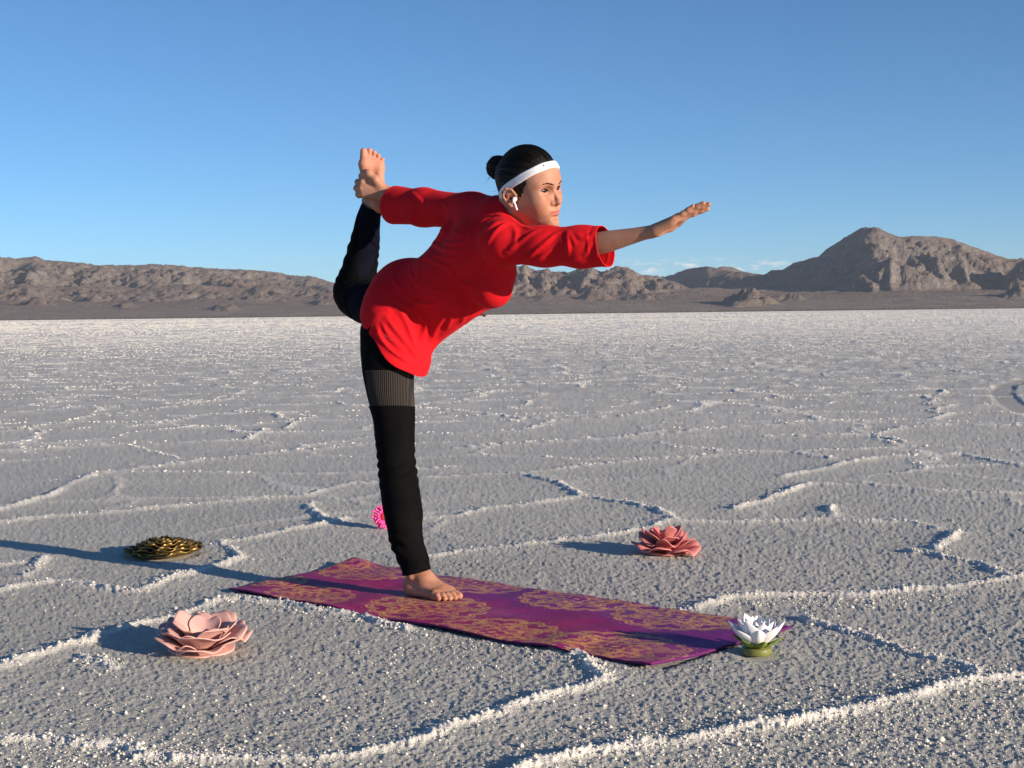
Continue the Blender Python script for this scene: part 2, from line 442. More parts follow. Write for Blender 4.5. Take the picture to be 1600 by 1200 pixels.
# loose salt crumbs lying along the ridges and in rough patches (uncountable)
def build_crumbs():
    iv = np.array([[1, 0, 0], [.3, .95, .1], [-.8, .6, 0], [-.8, -.6, .1], [.3, -.95, 0], [0, 0, 1], [0, 0, -1.0]])
    itf = np.array([[i, (i + 1) % 5, 5] for i in range(5)] + [[(i + 1) % 5, i, 6] for i in range(5)])
    # candidates: along near ridges + scattered
    C = []
    for w, hh, pts in RIDGES:
        q = [G(*p)[:2] for p in pts]
        for a, b in zip(q[:-1], q[1:]):
            dist = np.linalg.norm((a + b) / 2)
            if dist > 7.5: continue
            n = int(np.linalg.norm(b - a) * (260 if dist < 4.2 else 150))
            tt = rng.random(n)[:, None]
            off = rng.normal(0, 1, (n, 2)) * 0.028
            C.append(np.concatenate([a + (b - a) * tt + off, rng.gamma(2.0, 0.0009, (n, 1)) + .0010], 1))
    # broad crumbly belt below the front right ridge and beside the mat's near edge
    belts = [([(1000,1176),(1120,1165),(1260,1150),(1380,1130),(1500,1100),(1600,1085)], .16, 2600), ([(375,938),(560,962),(700,985),(860,1015),(960,1045)], .06, 700),
             ([(110,1100),(330,1130),(520,1150)], .25, 300), ([(1300,690),(1450,640),(1560,640),(1600,668)], .8, 900),
             ([(0,1180),(220,1186),(350,1180)], .07, 500), ([(1120,940),(1300,945),(1500,930)], .06, 500), ([(640,1040),(760,1015),(860,1040)],.2,250)]
    for pts, sg, n in belts:
        q = np.array([G(*p)[:2] for p in pts])
        k = rng.integers(0, len(q) - 1, n); tt = rng.random((n, 1))
        c = q[k] + (q[k + 1] - q[k]) * tt + rng.normal(0, sg, (n, 2))
        C.append(np.concatenate([c, rng.gamma(2.0, 0.0008, (n, 1)) + .0009], 1))
    n = 3200                                   # thin scatter over the near flat
    px = rng.uniform(-80, 1680, n); py = 1230 - 420 * rng.random(n) ** 1.3
    g = np.array([G(a, b)[:2] for a, b in zip(px, py)])
    C.append(np.concatenate([g, rng.gamma(1.6, 0.0006, (n, 1)) + .0008], 1))
    C = np.concatenate(C)
    u, v = mat_uv(C[:, 0], C[:, 1])
    ok = ~((u > -.012) & (u < 1.012) & (v > -.03) & (v < 1.03))
    for c, rad in ((PINK_C, .125), (CORAL_C, .13), (GOLD_C, .14), (LOTUS_C, .06), (GERB_C, .05)):
        ok &= np.hypot(C[:, 0] - c[0], C[:, 1] - c[1]) > rad
    C = C[ok]
    z = ground_z(C[:, 0], C[:, 1])[0]
    n = len(C)
    S = C[:, 2][:, None] * rng.uniform(.65, 1.35, (n, 3)); S[:, 2] *= .8
    jit = rng.uniform(.72, 1.2, (n, len(iv), 1))
    ang = rng.uniform(0, 6.28, n); ca, sa = np.cos(ang), np.sin(ang)
    p = iv[None] * jit * S[:, None]
    p = np.stack([p[..., 0] * ca[:, None] - p[..., 1] * sa[:, None], p[..., 0] * sa[:, None] + p[..., 1] * ca[:, None], p[..., 2]], -1)
    p += np.stack([C[:, 0], C[:, 1], z + C[:, 2] * .35], 1)[:, None]
    F = (itf[None] + (np.arange(n) * len(iv))[:, None, None]).reshape(-1, 3)
    return mk_mesh('salt_crumbs', p.reshape(-1, 3), F, smooth=False)
t = NT('salt crumb', 0.6, 0.4)
oc = t.coord()
t.color(t.mix(t.ramp(t.noise(oc, 60, 2), .35, .65), (.57, .56, .51), (.74, .725, .665)))
t.bump(t.noise(oc, 500, 2), .5, .002)
tag(obj('salt_crumbs', build_crumbs(), t.m), 'loose white salt crumbs scattered along the crust ridges', kind='stuff')

# rough salt lumps standing on the open flat beyond the near plates (uncountable): points carrying instances
def build_lumps():
    out = []
    for r0, r1, dens, s0, s1, half in ((8.5, 18, 330, .004, .008, .52), (18, 34, 260, .004, .0085, .52), (34, 80, 90, .0065, .013, .52), (80, 220, 10.0, .014, .030, .52), (220, 600, .7, .04, .09, .52), (600, 3200, .02, .10, .28, .52)):
        n = int(half * (r1 ** 2 - r0 ** 2) * dens)
        r = np.sqrt(rng.uniform(r0 ** 2, r1 ** 2, n)); a = rng.uniform(-half, half, n)
        x, y = r * np.sin(a), r * np.cos(a)
        keep = np.clip(.45 + .8 * gnoise(x * .55, y * .55, 401) + .5 * gnoise(x * 2.1, y * 2.1, 402), .06, 1) * sstep(14, 60, r)
        if r0 < 200: keep = np.maximum(keep, np.clip(ridge_field(x, y)[1] * 1.5 - .3, 0, 1))
        m = rng.random(n) < keep
        x, y = x[m], y[m]
        out.append(np.stack([x, y, rng.uniform(s0, s1, len(x)) * rng.uniform(.6, 1.3, len(x))], 1))
    q = np.concatenate(out)
    z = ground_z(q[:, 0], q[:, 1])
    zz = z[0]
    me = bpy.data.meshes.new('open_flat_lumps'); me.vertices.add(len(q))
    me.vertices.foreach_set('co', np.stack([q[:, 0], q[:, 1], zz], 1).astype(np.float32).ravel())
    a = me.attributes.new('size', 'FLOAT', 'POINT'); a.data.foreach_set('value', q[:, 2].astype(np.float32))
    me.update()
    return me
lumps = tag(obj('salt_lumps', build_lumps()), 'rough white salt lumps covering the open flat towards the mountains', kind='stuff')
ng = bpy.data.node_groups.new('scatter lumps', 'GeometryNodeTree')
ng.interface.new_socket('Geometry', in_out='INPUT', socket_type='NodeSocketGeometry'); ng.interface.new_socket('Geometry', in_out='OUTPUT', socket_type='NodeSocketGeometry')
gi, go = ng.nodes.new('NodeGroupInput'), ng.nodes.new('NodeGroupOutput')
ico = ng.nodes.new('GeometryNodeMeshIcoSphere'); ico.inputs['Radius'].default_value = 1.0; ico.inputs['Subdivisions'].default_value = 1
tr = ng.nodes.new('GeometryNodeTransform'); tr.inputs['Scale'].default_value = (1.7, 1.2, .85)
smt = ng.nodes.new('GeometryNodeSetMaterial'); smt.inputs['Material'].default_value = bpy.data.materials['salt crumb']
iop = ng.nodes.new('GeometryNodeInstanceOnPoints')
at = ng.nodes.new('GeometryNodeInputNamedAttribute'); at.data_type = 'FLOAT'; at.inputs['Name'].default_value = 'size'
rv = ng.nodes.new('FunctionNodeRandomValue'); rv.data_type = 'FLOAT_VECTOR'; rv.inputs[0].default_value = (-.35, -.35, 0); rv.inputs[1].default_value = (.35, .35, 6.28)
ng.links.new(ico.outputs[0], tr.inputs['Geometry']); ng.links.new(tr.outputs[0], smt.inputs['Geometry'])
ng.links.new(gi.outputs[0], iop.inputs['Points']); ng.links.new(smt.outputs[0], iop.inputs['Instance'])
ng.links.new(at.outputs['Attribute'], iop.inputs['Scale']); ng.links.new(rv.outputs[0], iop.inputs['Rotation'])
ng.links.new(iop.outputs[0], go.inputs[0])
lumps.modifiers.new('scatter', 'NODES').node_group = ng
# ================================================================== desert mountains
def build_hills():
    xs = np.arange(-760, 2360, 3.3)                    # azimuth samples, in picture pixels
    rs = np.concatenate([np.linspace(5200, 7600, 52), np.linspace(7600, 10600, 112)[1:], np.geomspace(10600, 17000, 56)[1:]])
    X, R = np.meshgrid(xs, rs)
    tan = (X - 800) / F_PX
    wx, wy = R * tan, R                                 # R is the depth along +Y
    def crest(tab): 
        tab = np.array(tab, float); return np.interp(X[0], tab[:, 0], tab[:, 1])
    yh = lambda x: 502 - 19 * np.asarray(x) / 1600
    def tabH(pts):                                      # (x, skyline y) -> pixel height above the salt edge
        return [(x, yh(x) - y) for x, y in pts]
    k = R / F_PX
    px_h = np.zeros(X.shape)
    n1 = fbm(wx / 900, wy / 900, 5, 101, .5)
    H = np.zeros(X.shape)
    # alluvial fan rising gently from the shore
    shore = 5600 + 260 * gnoise(wx / 1500, 0 * wx, 3)
    fan = np.clip((R - shore) / 2400, 0, 1.6)
    H += fan * 96 * (1 + .25 * n1) + 9 * fan * fbm(wx / 190, wy / 260, 5, 104, .6, True)
    def rng_add(tab, rc, wf, wb, spur, lam, seed, rough=1.0, pw=1.0, skew=0.0):
        nonlocal H
        hp = crest(tab)[None]
        rc_ = rc(X[0])[None] if callable(rc) else np.full((1, len(xs)), rc)
        top = np.maximum(hp, 0) / F_PX * rc_                     # crest height in metres
        warp = 0.16 * wf * fbm(wx / lam / 1.7, wy / lam / 1.7, 3, seed + 5)
        tt = np.where(R < rc_, 1 - (rc_ - R + warp) / wf, 1 - (R - rc_) / wb)
        tt = np.clip(tt, 0, 1)
        sh = tt ** pw
        uu = (wx + skew * (R - rc_)) / lam
        uu = uu + .35 * gnoise(wx / lam / .9, wy / lam / 1.4, seed + 9)
        g = fbm(uu, wy / lam / 3.4, 4, seed, .5, ridged=True)     # spurs and gullies running down the front
        g2 = fbm(wx / lam * 2.7, wy / lam * 2.2, 5, seed + 40, .6, ridged=True)
        m = np.clip(4 * tt * (1 - tt), 0, 1) ** .8
        crag = fbm(wx / 90, wy / 90, 4, seed + 60, .6)
        z = top * (sh + spur * m * (g - .25) + .10 * rough * m * (g2 - .2) * 1.5) + rough * crag * 17 * m * np.clip(top / 150, 0, 1)
        z = np.where(top > 1, z, 0)
        H = np.maximum(H, z + 0.35 * np.minimum(H, z) * 0 )
    # far pale hill, dark ridge in the shade of the peak, the peak, long left range, crags
    rng_add(tabH([(1080,470),(1105,428),(1117,420),(1127,416),(1135,416),(1148,418),(1170,425),(1182,430),(1200,445),(1240,470)]), 14500, 2200, 1500, .10, 500, 11, .5)
    rng_add(tabH([(1000,470),(1030,434),(1049,431),(1075,423),(1106,418),(1117,420),(1150,427),(1181,430),(1194,431),(1206,424),(1222,424),(1241,413),(1272,403),(1320,410),(1360,440),(1420,470)]),
            lambda x: 9100 + np.maximum(1290 - x, 0) * 7.0, 900, 1000, .10, 420, 21, .6)
    rng_add(tabH([(1205,486),(1225,474),(1241,455),(1256,432),(1272,408),(1300,386),(1319,373),(1344,361),(1353,357),(1372,357),(1381,363),(1403,373),(1425,372),(1444,371),(1475,373),(1500,379),(1522,388),(1553,399),(1578,407),(1600,405),(1640,411),(1720,424),(1800,430),(1950,446),(2100,470)]),
            lambda x: 8700 + np.where(x < 1365, 6.0, 1.2) * np.abs(x - 1365), 1150, 900, .20, 210, 31, .55, .95)
    rng_add(tabH([(1545,480),(1575,430),(1590,413),(1605,407),(1640,414),(1700,420),(1780,440),(1900,480)]), 8100, 620, 800, .2, 200, 36, 1.0)
    rng_add(tabH([(-700,430),(-400,418),(-250,408),(-120,413),(-60,404),(-20,410),(0,405),(30,408),(60,404),(75,409),(90,411),(120,413),(160,416),(200,417),(250,417),(300,418),(350,422),(400,425),(430,428),(455,433),(480,434),(510,441),(540,451),(600,458),(680,462),(760,470)]),
            lambda x: 10800 + 0.5 * (x - 200) * 0, 2900, 1800, .18, 300, 41, .9, .85)
    rng_add(tabH([(-700,462),(-300,455),(-100,450),(0,452),(40,446),(90,452),(150,449),(230,452),(300,447),(380,452),(430,448),(470,452),(500,447),(530,446),(560,450),(620,455),(700,462)]), 8800, 1700, 900, .24, 240, 46, .9, 1.0)
    rng_add(tabH([(560,470),(640,446),(700,436),(760,424),(790,415),(807,418),(815,420),(823,416),(831,422),(841,426),(852,424),(865,429),(891,429),(905,425),(912,422),(917,418),(922,417),(931,423),(941,428),(958,424),(962,421),(978,420),(984,421),(996,431),(1009,434),(1030,436),(1080,452),(1130,470)]),
            9300, 1500, 1000, .20, 230, 51, 1.5, .8)
    rng_add(tabH([(780,490),(812,470),(850,461),(875,466),(900,468),(925,455),(945,458),(965,468),(1000,462),(1020,460),(1035,468),(1060,480),(1110,490)]), 7500, 560, 420, .40, 150, 56, 1.6, .9)
    # small dark foothills in front
    for x0, y0, hw, r0, sd in ((1172, 456, 52, 6500, 61), (1232, 462, 48, 6900, 62), (352, 476, 34, 6600, 63), (1080, 474, 34, 6700, 64), (1310, 470, 60, 7100, 65), (1592, 449, 46, 6900, 66), (1380,468,40,7000,67), (505, 470, 40, 7300, 68), (60, 470, 46, 7200, 69), (640,474,40,7200,70), (200,474,30,7000,71)):
        a = (X - x0) / hw; b = (R - r0) / 330
        d = np.sqrt(a * a + b * b) + .5 * fbm(wx / 190, wy / 160, 4, sd)
        hh = (float(yh(x0)) - y0) / F_PX * r0
        z = hh * .85 * np.clip(1.05 - d, 0, 1) ** .55 * (1 + .45 * fbm(wx / 70, wy / 70, 4, sd + 20, .6, True))
        H = np.maximum(H, z)
    H += np.clip(H / 120, 0, 1) * (9 * (fbm((wx + .4 * wy) / 130, wy / 210, 4, 91, .6, True) - .2) + 2.5 * fbm(wx / 45, wy / 45, 3, 92, .6))
    H = H * sstep(-740, -380, X + 120 * gnoise(R / 900, X * 0, 7)) * sstep(2340, 1980, X + 120 * gnoise(R / 900, X * 0 + 5, 8))
    edge = np.clip((R - shore) / 60, -1, 1)
    H = np.where(R < shore, -4.0, np.maximum(H, .3) * np.clip(edge, 0, 1) + .3)
    H[0] = -6; H[-1] = -30; H[:, 0] = -30; H[:, -1] = -30
    V = np.stack([wx.ravel(), wy.ravel(), H.ravel()], 1)
    nr, na = X.shape
    idx = np.arange(nr * na).reshape(nr, na)
    f = np.stack([idx[:-1, :-1], idx[:-1, 1:], idx[1:, 1:], idx[1:, :-1]], -1).reshape(-1, 4)
    me = mk_mesh('mountains', V, f)
    return me
t = NT('desert rock', 0.95, 0.1)
oc = t.coord()
geo = t.n.new('ShaderNodeNewGeometry')
sp = t.add('ShaderNodeSeparateXYZ'); t.l.new(geo.outputs['Normal'], sp.inputs[0])
spo = t.add('ShaderNodeSeparateXYZ'); t.l.new(oc, spo.inputs[0])
na_ = t.noise(oc, .0022, 6, .6); nb_ = t.noise(oc, .016, 6, .65); nc_ = t.noise(oc, .0009, 3, .5)
base = t.mix(t.ramp(na_, .38, .62), (.215, .175, .153), (.285, .238, .208))
base = t.mix(t.ramp(nc_, .45, .62), base, (.27, .20, .165))
steep = t.ramp(t.math('ADD', sp.outputs[2], t.math('MULTIPLY', t.math('SUBTRACT', nb_, .5), .5)), .93, .74)
base = t.mix(t.math('MULTIPLY', steep, .75), base, t.mix(t.ramp(nb_, .40, .62), (.175, .152, .138), (.32, .29, .262)))
# horizontal rock bands
bands = t.math('SINE', t.math('ADD', t.math('MULTIPLY', spo.outputs[2], .11), t.math('MULTIPLY', na_, 14.0)))
base = t.mix(t.math('MULTIPLY', t.ramp(bands, .55, 1.0), t.math('MULTIPLY', steep, .45)), base, (.31, .285, .26))
lowf = t.ramp(spo.outputs[2], 85, 30)
base = t.mix(t.math('MULTIPLY', lowf, .7), base, t.mix(t.ramp(t.noise(oc, .006, 7, .7), .38, .62), (.255, .22, .19), (.39, .35, .30)))
shore = t.ramp(t.math('ADD', spo.outputs[2], t.math('MULTIPLY', nb_, 8.0)), 12, 5)
base = t.mix(t.math('MULTIPLY', shore, .5), base, (.20, .19, .16))
t.color(base)
t.bump(t.math('ADD', nb_, t.noise(oc, .05, 5, .7)), .95, 34.0)
tag(obj('mountains', build_hills(), t.m), 'bare brown desert mountains with a tall peak on the right', kind='structure')

# dark scrub dotted along the shore of the salt
def build_scrub():
    V, Fc = [], []
    ico = bmesh.new(); bmesh.ops.create_icosphere(ico, subdivisions=1, radius=1.0)
    iv = np.array([v.co[:] for v in ico.verts]); itf = np.array([[v.index for v in f.verts] for f in ico.faces]); ico.free()
    n = 900
    px = rng.uniform(-150, 1750, n); R = 5560 + rng.gamma(1.5, 90, n)
    for i in range(n):
        s = rng.uniform(1.2, 3.4)
        p = iv * np.array([s * rng.uniform(.8, 2.2), s, s * .8]) * rng.uniform(.7, 1.25, (len(iv), 1)) + np.array([(px[i] - 800) / F_PX * R[i], R[i], s * .5 + 2.0])
        V.append(p); Fc.append(itf + i * len(iv))
    return mk_mesh('shore_scrub', np.concatenate(V), np.concatenate(Fc))
t = NT('scrub', 0.95, 0.1)
t.color(t.mix(t.noise(t.coord(), .3, 3), (.05, .05, .03), (.11, .10, .06)))
tag(obj('shore_scrub', build_scrub(), t.m), 'dark scrub dotted along the far shore of the salt', kind='stuff')
# ================================================================== yoga mat
def mat_print():
    """the printed pattern of the mat as a generated picture: gold mandalas on purple and magenta"""
    W, Hh = 2304, 848
    Lm, Wm = 1.73, 0.638
    u, v = np.meshgrid((np.arange(W) + .5) / W * Lm, (np.arange(Hh) + .5) / Hh * Wm)
    u = u.astype(np.float32); v = v.astype(np.float32)
    n = fbm(u * 1.6, v * 3.0, 4, 201); n2 = fbm(u * 1.2 + 9, v * 1.1, 3, 207)
    purple = np.array([.185, .018, .20]); mag = np.array([.33, .012, .115]); plum = np.array([.25, .045, .20])
    k = sstep(-.35, .35, n2 + .9 * (0.32 - v) / .32 * .35)[..., None]
    col = purple * (1 - k) + mag * k
    k2 = sstep(.0, .5, n)[..., None]
    col = col * (1 - .5 * k2) + plum * .5 * k2
    gold = np.zeros(u.shape, np.float32)
    def lotus(cu, cv, R, squash=1.0, rot=0.0, petals=10, ph=0.0):
        x, y = (u - cu), (v - cv) / squash
        m = (np.abs(x) < R * 1.2) & (np.abs(y) < R * 1.2)
        if not m.any(): return
        x, y = x[m], y[m]
        ang = np.arctan2(y, x) + rot; r = np.hypot(x, y) / R
        g = np.zeros(x.shape, np.float32)
        lw = 0.026
        wob = .012 * gnoise(x * 60, y * 60, int(cu * 97) + 3)
        for rad, np_, dep in ((.98, petals * 2, .10), (.90, petals * 2, .10), (.72, petals, .17), (.645, petals, .17), (.46, petals, .14), (.40, petals, .14), (.22, petals // 2, .09)):
            t = np.abs(((ang * np_ / 6.28318 + ph) % 1) - .5) * 2           # 0 at the middle of a petal
            scal = rad - dep * t ** 2.2 + wob
            g = np.maximum(g, 1 - sstep(lw * .6, lw * 1.5, np.abs(r - scal)))
        # filled drops inside the petals
        for rad, np_, w, l, off in ((.80, petals, .085, .060, 0), (.55, petals, .075, .085, 0), (.31, petals, .060, .07, .5), (.88, petals * 2, .020, .03, .5)):
            t = (((ang * np_ / 6.28318 + ph + off) % 1) - .5) * 6.28318 / np_ * rad
            d = np.hypot(t / w, (r - rad) / l)
            g = np.maximum(g, (1 - sstep(.8, 1.05, d)) * .95)
            g = np.maximum(g, (1 - sstep(.10, .2, np.abs(d - 1.55))) * .8)
        # dots
        t = (((ang * petals * 4 / 6.28318) % 1) - .5) * 6.28318 / (petals * 4) * 1.06
        g = np.maximum(g, 1 - sstep(.010, .018, np.hypot(t, r - 1.06)))
        t = (((ang * petals * 3 / 6.28318) % 1) - .5) * 6.28318 / (petals * 3) * .50
        g = np.maximum(g, 1 - sstep(.009, .016, np.hypot(t, r - .505)))
        g = np.maximum(g, 1 - sstep(.06, .075, r))
        gold[m] = np.maximum(gold[m], g)
    for cu, cv, R in ((.17, .52, .19), (.30, .10, .17), (.60, .60, .20), (.74, .20, .21), (1.03, .58, .19), (1.13, .06, .21), (1.42, .56, .21), (1.52, .12, .21), (.02, .2, .13)):
        lotus(cu, cv, R, .86, cu * 3.1, 8)
    wear = np.clip(1.05 + .9 * fbm(u * 7, v * 9, 4, 211), .10, 1)      # rubbed off in patches
    wear *= np.clip(.75 + .8 * fbm(u * 60, v * 60, 2, 212), .2, 1)
    blank = sstep(-.25, .15, fbm(u * 2.6 + 3, v * 2.2, 3, 214) + .12)
    a = (gold * wear * (.6 + .4 * blank) * 1.0)[..., None]
    col = col * (1 - a) + np.array([.72, .37, .10]) * a
    dust = np.clip(fbm(u * 4, v * 6, 5, 221) - .12, 0, 1)[..., None] * .30     # salt dust
    foot = np.clip(1 - np.hypot((u - .62) / .25, (v - .30) / .12), 0, 1)[..., None] * .22
    col = col * (1 - dust - foot) + np.array([.42, .33, .33]) * (dust + foot)
    img = bpy.data.images.new('mat print', W, Hh, float_buffer=True)
    px = np.concatenate([col, np.ones((Hh, W, 1))], -1).astype(np.float32)
    img.colorspace_settings.name = 'Non-Color'
    img.pixels.foreach_set(px.ravel()); img.update(); img.pack()
    return img

FOOT_C = G(678, 934, .011)
def mat_surface():
    nu, nv = 260, 92
    U, V_ = np.meshgrid(np.linspace(0, 1, nu), np.linspace(0, 1, nv), indexing='ij')
    fl, fr, br, bl = MAT_C
    xy = (fl[:2] * ((1 - U) * (1 - V_))[..., None] + fr[:2] * (U * (1 - V_))[..., None] + br[:2] * (U * V_)[..., None] + bl[:2] * ((1 - U) * V_)[..., None])
    nrm_v = unit((bl - fl)[:2]); nrm_u = unit((fr - fl)[:2])
    edge = np.minimum(V_, 1 - V_)
    wob = .008 * gnoise(U * 7, V_ * 0 + .3, 301) * (1 - sstep(0, .25, V_)) + .006 * gnoise(U * 5, V_ * 0 + 7, 302) * sstep(.75, 1, V_)
    xy = xy + nrm_v * wob[..., None]
    z = 0.0100 + (.004 * gnoise(U * 6, V_ * 2.2, 303) + .003 * gnoise(U * 15, V_ * 5, 304)) * sstep(.10, .26, np.hypot(xy[..., 0] - FOOT_C[0], xy[..., 1] - FOOT_C[1]))
    # edges lift a little, the front right corner curls and the end ripples
    z += .007 * (1 - sstep(0, .09, V_)) * np.clip(.5 + gnoise(U * 6, U * 0, 305), 0, 1.3)
    z += .009 * sstep(.9, 1, V_) * np.clip(.4 + gnoise(U * 5, U * 0 + 3, 306), 0, 1.2)
    e = sstep(.86, 1.0, U)
    z += .004 * e * np.clip(np.sin(V_ * 9.5 + 1.15) * .55 + .45, 0, 1) + .003 * sstep(.93, 1, U) * (1 - sstep(0, .3, V_))
    z += .007 * sstep(.74, .80, U) * (1 - sstep(.80, .86, U)) * (1 - sstep(.1, .5, V_))
    z += .014 * (1 - sstep(0, .10, U)) * sstep(.7, 1, V_)
    g0 = .5 * gnoise(U * 60, V_ * 22, 307) * .0012
    P3 = np.concatenate([xy, (z + g0)[..., None]], -1)
    idx = np.arange(nu * nv).reshape(nu, nv)
    th = 0.0055
    top = P3.reshape(-1, 3); bot = top - [0, 0, th]
    f = np.stack([idx[:-1, :-1], idx[1:, :-1], idx[1:, 1:], idx[:-1, 1:]], -1).reshape(-1, 4)
    N = len(top)
    loop = np.concatenate([idx[:, 0], idx[-1, 1:], idx[-2::-1, -1], idx[0, -2:0:-1]])
    l2 = np.roll(loop, -1)
    side = np.stack([loop + N, l2 + N, l2, loop], 1)
    me = mk_mesh('yoga_mat', np.concatenate([top, bot]), [f, f[:, ::-1] + N, side])
    uvl = me.uv_layers.new(name='print')
    li = np.zeros(len(me.loops), np.int32); me.loops.foreach_get('vertex_index', li)
    uv = np.stack([np.tile(U.ravel(), 2), np.tile(V_.ravel(), 2)], 1)[li]
    uvl.data.foreach_set('uv', uv.astype(np.float32).ravel())
    mi = np.concatenate([np.zeros(len(f), np.int32), np.ones(len(f) + len(side), np.int32)])
    me.polygons.foreach_set('material_index', mi)
    sm = np.ones(len(mi), bool); sm[2 * len(f):] = False
    me.polygons.foreach_set('use_smooth', sm)
    return me
t = NT('mat print', 0.62, 0.3)
im = t.n.new('ShaderNodeTexImage'); im.image = mat_print(); im.interpolation = 'Cubic'
uvn = t.n.new('ShaderNodeUVMap'); uvn.uv_map = 'print'; t.l.new(uvn.outputs[0], im.inputs[0])
t.color(im.outputs['Color'])
wv = t.noise(t.coord(), 420, 2)
t.bump(t.math('ADD', wv, t.math('MULTIPLY', t.noise(t.coord(), 60, 3), .8)), .35, .002)
M_MAT = t.m
t = NT('mat foam', 0.7, 0.25); t.color(t.mix(t.noise(t.coord(), 60, 2), (.06, .006, .07), (.12, .012, .12)))
yoga_mat = tag(obj('yoga_mat', mat_surface(), [M_MAT, t.m]), 'purple and magenta yoga mat printed with gold mandalas under the bare foot', 'yoga mat')

# ================================================================== flowers
def petal_grid(nu, nv, fn, thick):
    """fn(u in -1..1, v in 0..1) -> xyz arrays; gives a petal with two skins and a rim"""
    u, v = np.meshgrid(np.linspace(-1, 1, nu), np.linspace(0, 1, nv), indexing='ij')
    p = np.stack(fn(u, v), -1)
    du = np.gradient(p, axis=0); dv = np.gradient(p, axis=1)
    n = np.cross(du, dv); n /= np.linalg.norm(n, axis=-1, keepdims=True) + 1e-9
    a = (p + n * thick / 2).reshape(-1, 3); b = (p - n * thick / 2).reshape(-1, 3)
    idx = np.arange(nu * nv).reshape(nu, nv)
    f = np.stack([idx[:-1, :-1], idx[1:, :-1], idx[1:, 1:], idx[:-1, 1:]], -1).reshape(-1, 4)
    N = nu * nv
    loop = np.concatenate([idx[:, 0], idx[-1, 1:], idx[-2::-1, -1], idx[0, -2:0:-1]])
    l2 = np.roll(loop, -1)
    return np.concatenate([a, b]), [f, f[:, ::-1] + N, np.stack([loop + N, l2 + N, l2, loop], 1)]
def rot_z(V, a):
    c, s = math.cos(a), math.sin(a)
    return V @ np.array([[c, s, 0], [-s, c, 0], [0, 0, 1.0]])
def foam_mat(name, c1, c2, rough=.55):
    t = NT(name, rough, .35)
    t.color(t.mix(t.noise(t.coord(), 26, 3), c1, c2))
    t.bump(t.noise(t.coord(), 240, 3), .25, .002)
    t.b.inputs['Subsurface Weight'].default_value = .12
    t.b.inputs['Subsurface Radius'].default_value = (.012, .006, .005)
    return t.m
def disc_mesh(name, r, z0, z1, n=40, taper=1.0, wav=0.0):
    a = np.linspace(0, 2 * np.pi, n, endpoint=False)
    rr = r * (1 + wav * np.sin(a * 5))
    ring = np.stack([np.cos(a), np.sin(a)], 1)
    b = .12 * (z1 - z0)
    prof = [(1 * taper, z0), (1, z0 + b), (1, z1 - b), (.97, z1)]
    V = np.concatenate([np.concatenate([ring * (rr * k)[:, None], np.full((n, 1), z)], 1) for k, z in prof] + [[[0, 0, z1]], [[0, 0, z0]]])
    q = []
    i = np.arange(n); j = (i + 1) % n
    for k in range(3): q.append(np.stack([k * n + i, k * n + j, (k + 1) * n + j, (k + 1) * n + i], 1))
    t1 = np.stack([3 * n + i, 3 * n + j, np.full(n, 4 * n)], 1); t2 = np.stack([j, i, np.full(n, 4 * n + 1)], 1)
    return mk_mesh(name, V, [np.concatenate(q), np.concatenate([t1, t2])])

def ruffle_petal(R, r0, width, rise, curl, ruff, nr, ph, thick=.0028, tip=0.0, lean=0.0):
    """a curved foam petal: base at radius r0, reaching R, rising to height rise, wavy at the rim"""
    def fn(u, v):
        E = np.clip(1 - np.abs(u) ** 2.6, .004, 1) ** .42                  # a broad rounded outline
        ang = u * width * (.62 + .38 * v ** .5)
        rr = r0 + (R - r0) * v * E
        wave = (np.sin(u * nr + ph) * ruff * v ** 2.2 + .45 * np.sin(u * nr * 1.8 + ph * 2.3) * ruff * v ** 3) * (1 - .6 * u ** 4)
        z = rise * ((v * E) ** curl) - tip * np.clip(v - .72, 0, 1) ** 2 * 12 + .9 * wave
        rr = rr + wave * .45 + lean * np.sin(u * 2) * v
        return rr * np.cos(ang), rr * np.sin(ang), z
    return petal_grid(23, 12, fn, thick)

def foam_flower(name, c, label, mat, layers, rotz, tilt=(0, 0), disc=None, seed=1, edge_mat=None):
    rr = random.Random(seed)
    t = empty(name, (c[0], c[1], c[2]), rotz)
    t.rotation_euler = (tilt[0], tilt[1], rotz)
    tag(t, label, 'flower')
    for n, a0, R, r0, w, rise, curl, ruff, z0, tip in layers:
        for k in range(n):
            V, F = ruffle_petal(R * rr.uniform(.92, 1.08), r0, w * rr.uniform(.92, 1.1), rise * rr.uniform(.85, 1.15), curl, ruff * rr.uniform(.7, 1.3), rr.uniform(4, 6.5), rr.uniform(0, 6.28), tip=tip * rr.uniform(.5, 1.4), lean=rr.uniform(-.012, .012))
            V = rot_z(V, a0 + 2 * math.pi * k / n + rr.uniform(-.12, .12)) + [0, 0, z0]
            o = obj('petal', mk_mesh('petal', V, F), mat, t); o.matrix_parent_inverse = Matrix()
    if disc:
        o = obj('base_disc', disc_mesh('base_disc', disc, .0, .006, 48, .97, .02), mat, t); o.matrix_parent_inverse = Matrix()
    return t
M_PINK = foam_mat('pale pink foam', (.58, .335, .30), (.67, .41, .37))
M_CORAL = foam_mat('coral pink foam', (.54, .175, .17), (.62, .225, .21))
pk = G(316, 1016)
foam_flower('foam_flower', (pk[0], pk[1] , .006), 'pale pink foam flower with an open cup, standing front left of the mat', M_PINK, [
    # n, a0, R, r0, w, rise, curl, ruff, z0, tip
    (6, .1, .132, .050, .80, .040, .9, .010, .004, .004),
    (5, .7, .118, .045, .92, .054, .7, .010, .008, .004),
    (4, .2, .096, .046, 1.0, .058, .5, .009, .012, .002),
    (3, .9, .074, .036, 1.0, .054, .45, .008, .012, .0)], .6, (.10, -.03), .090, 3)
ck = G(1041, 866)
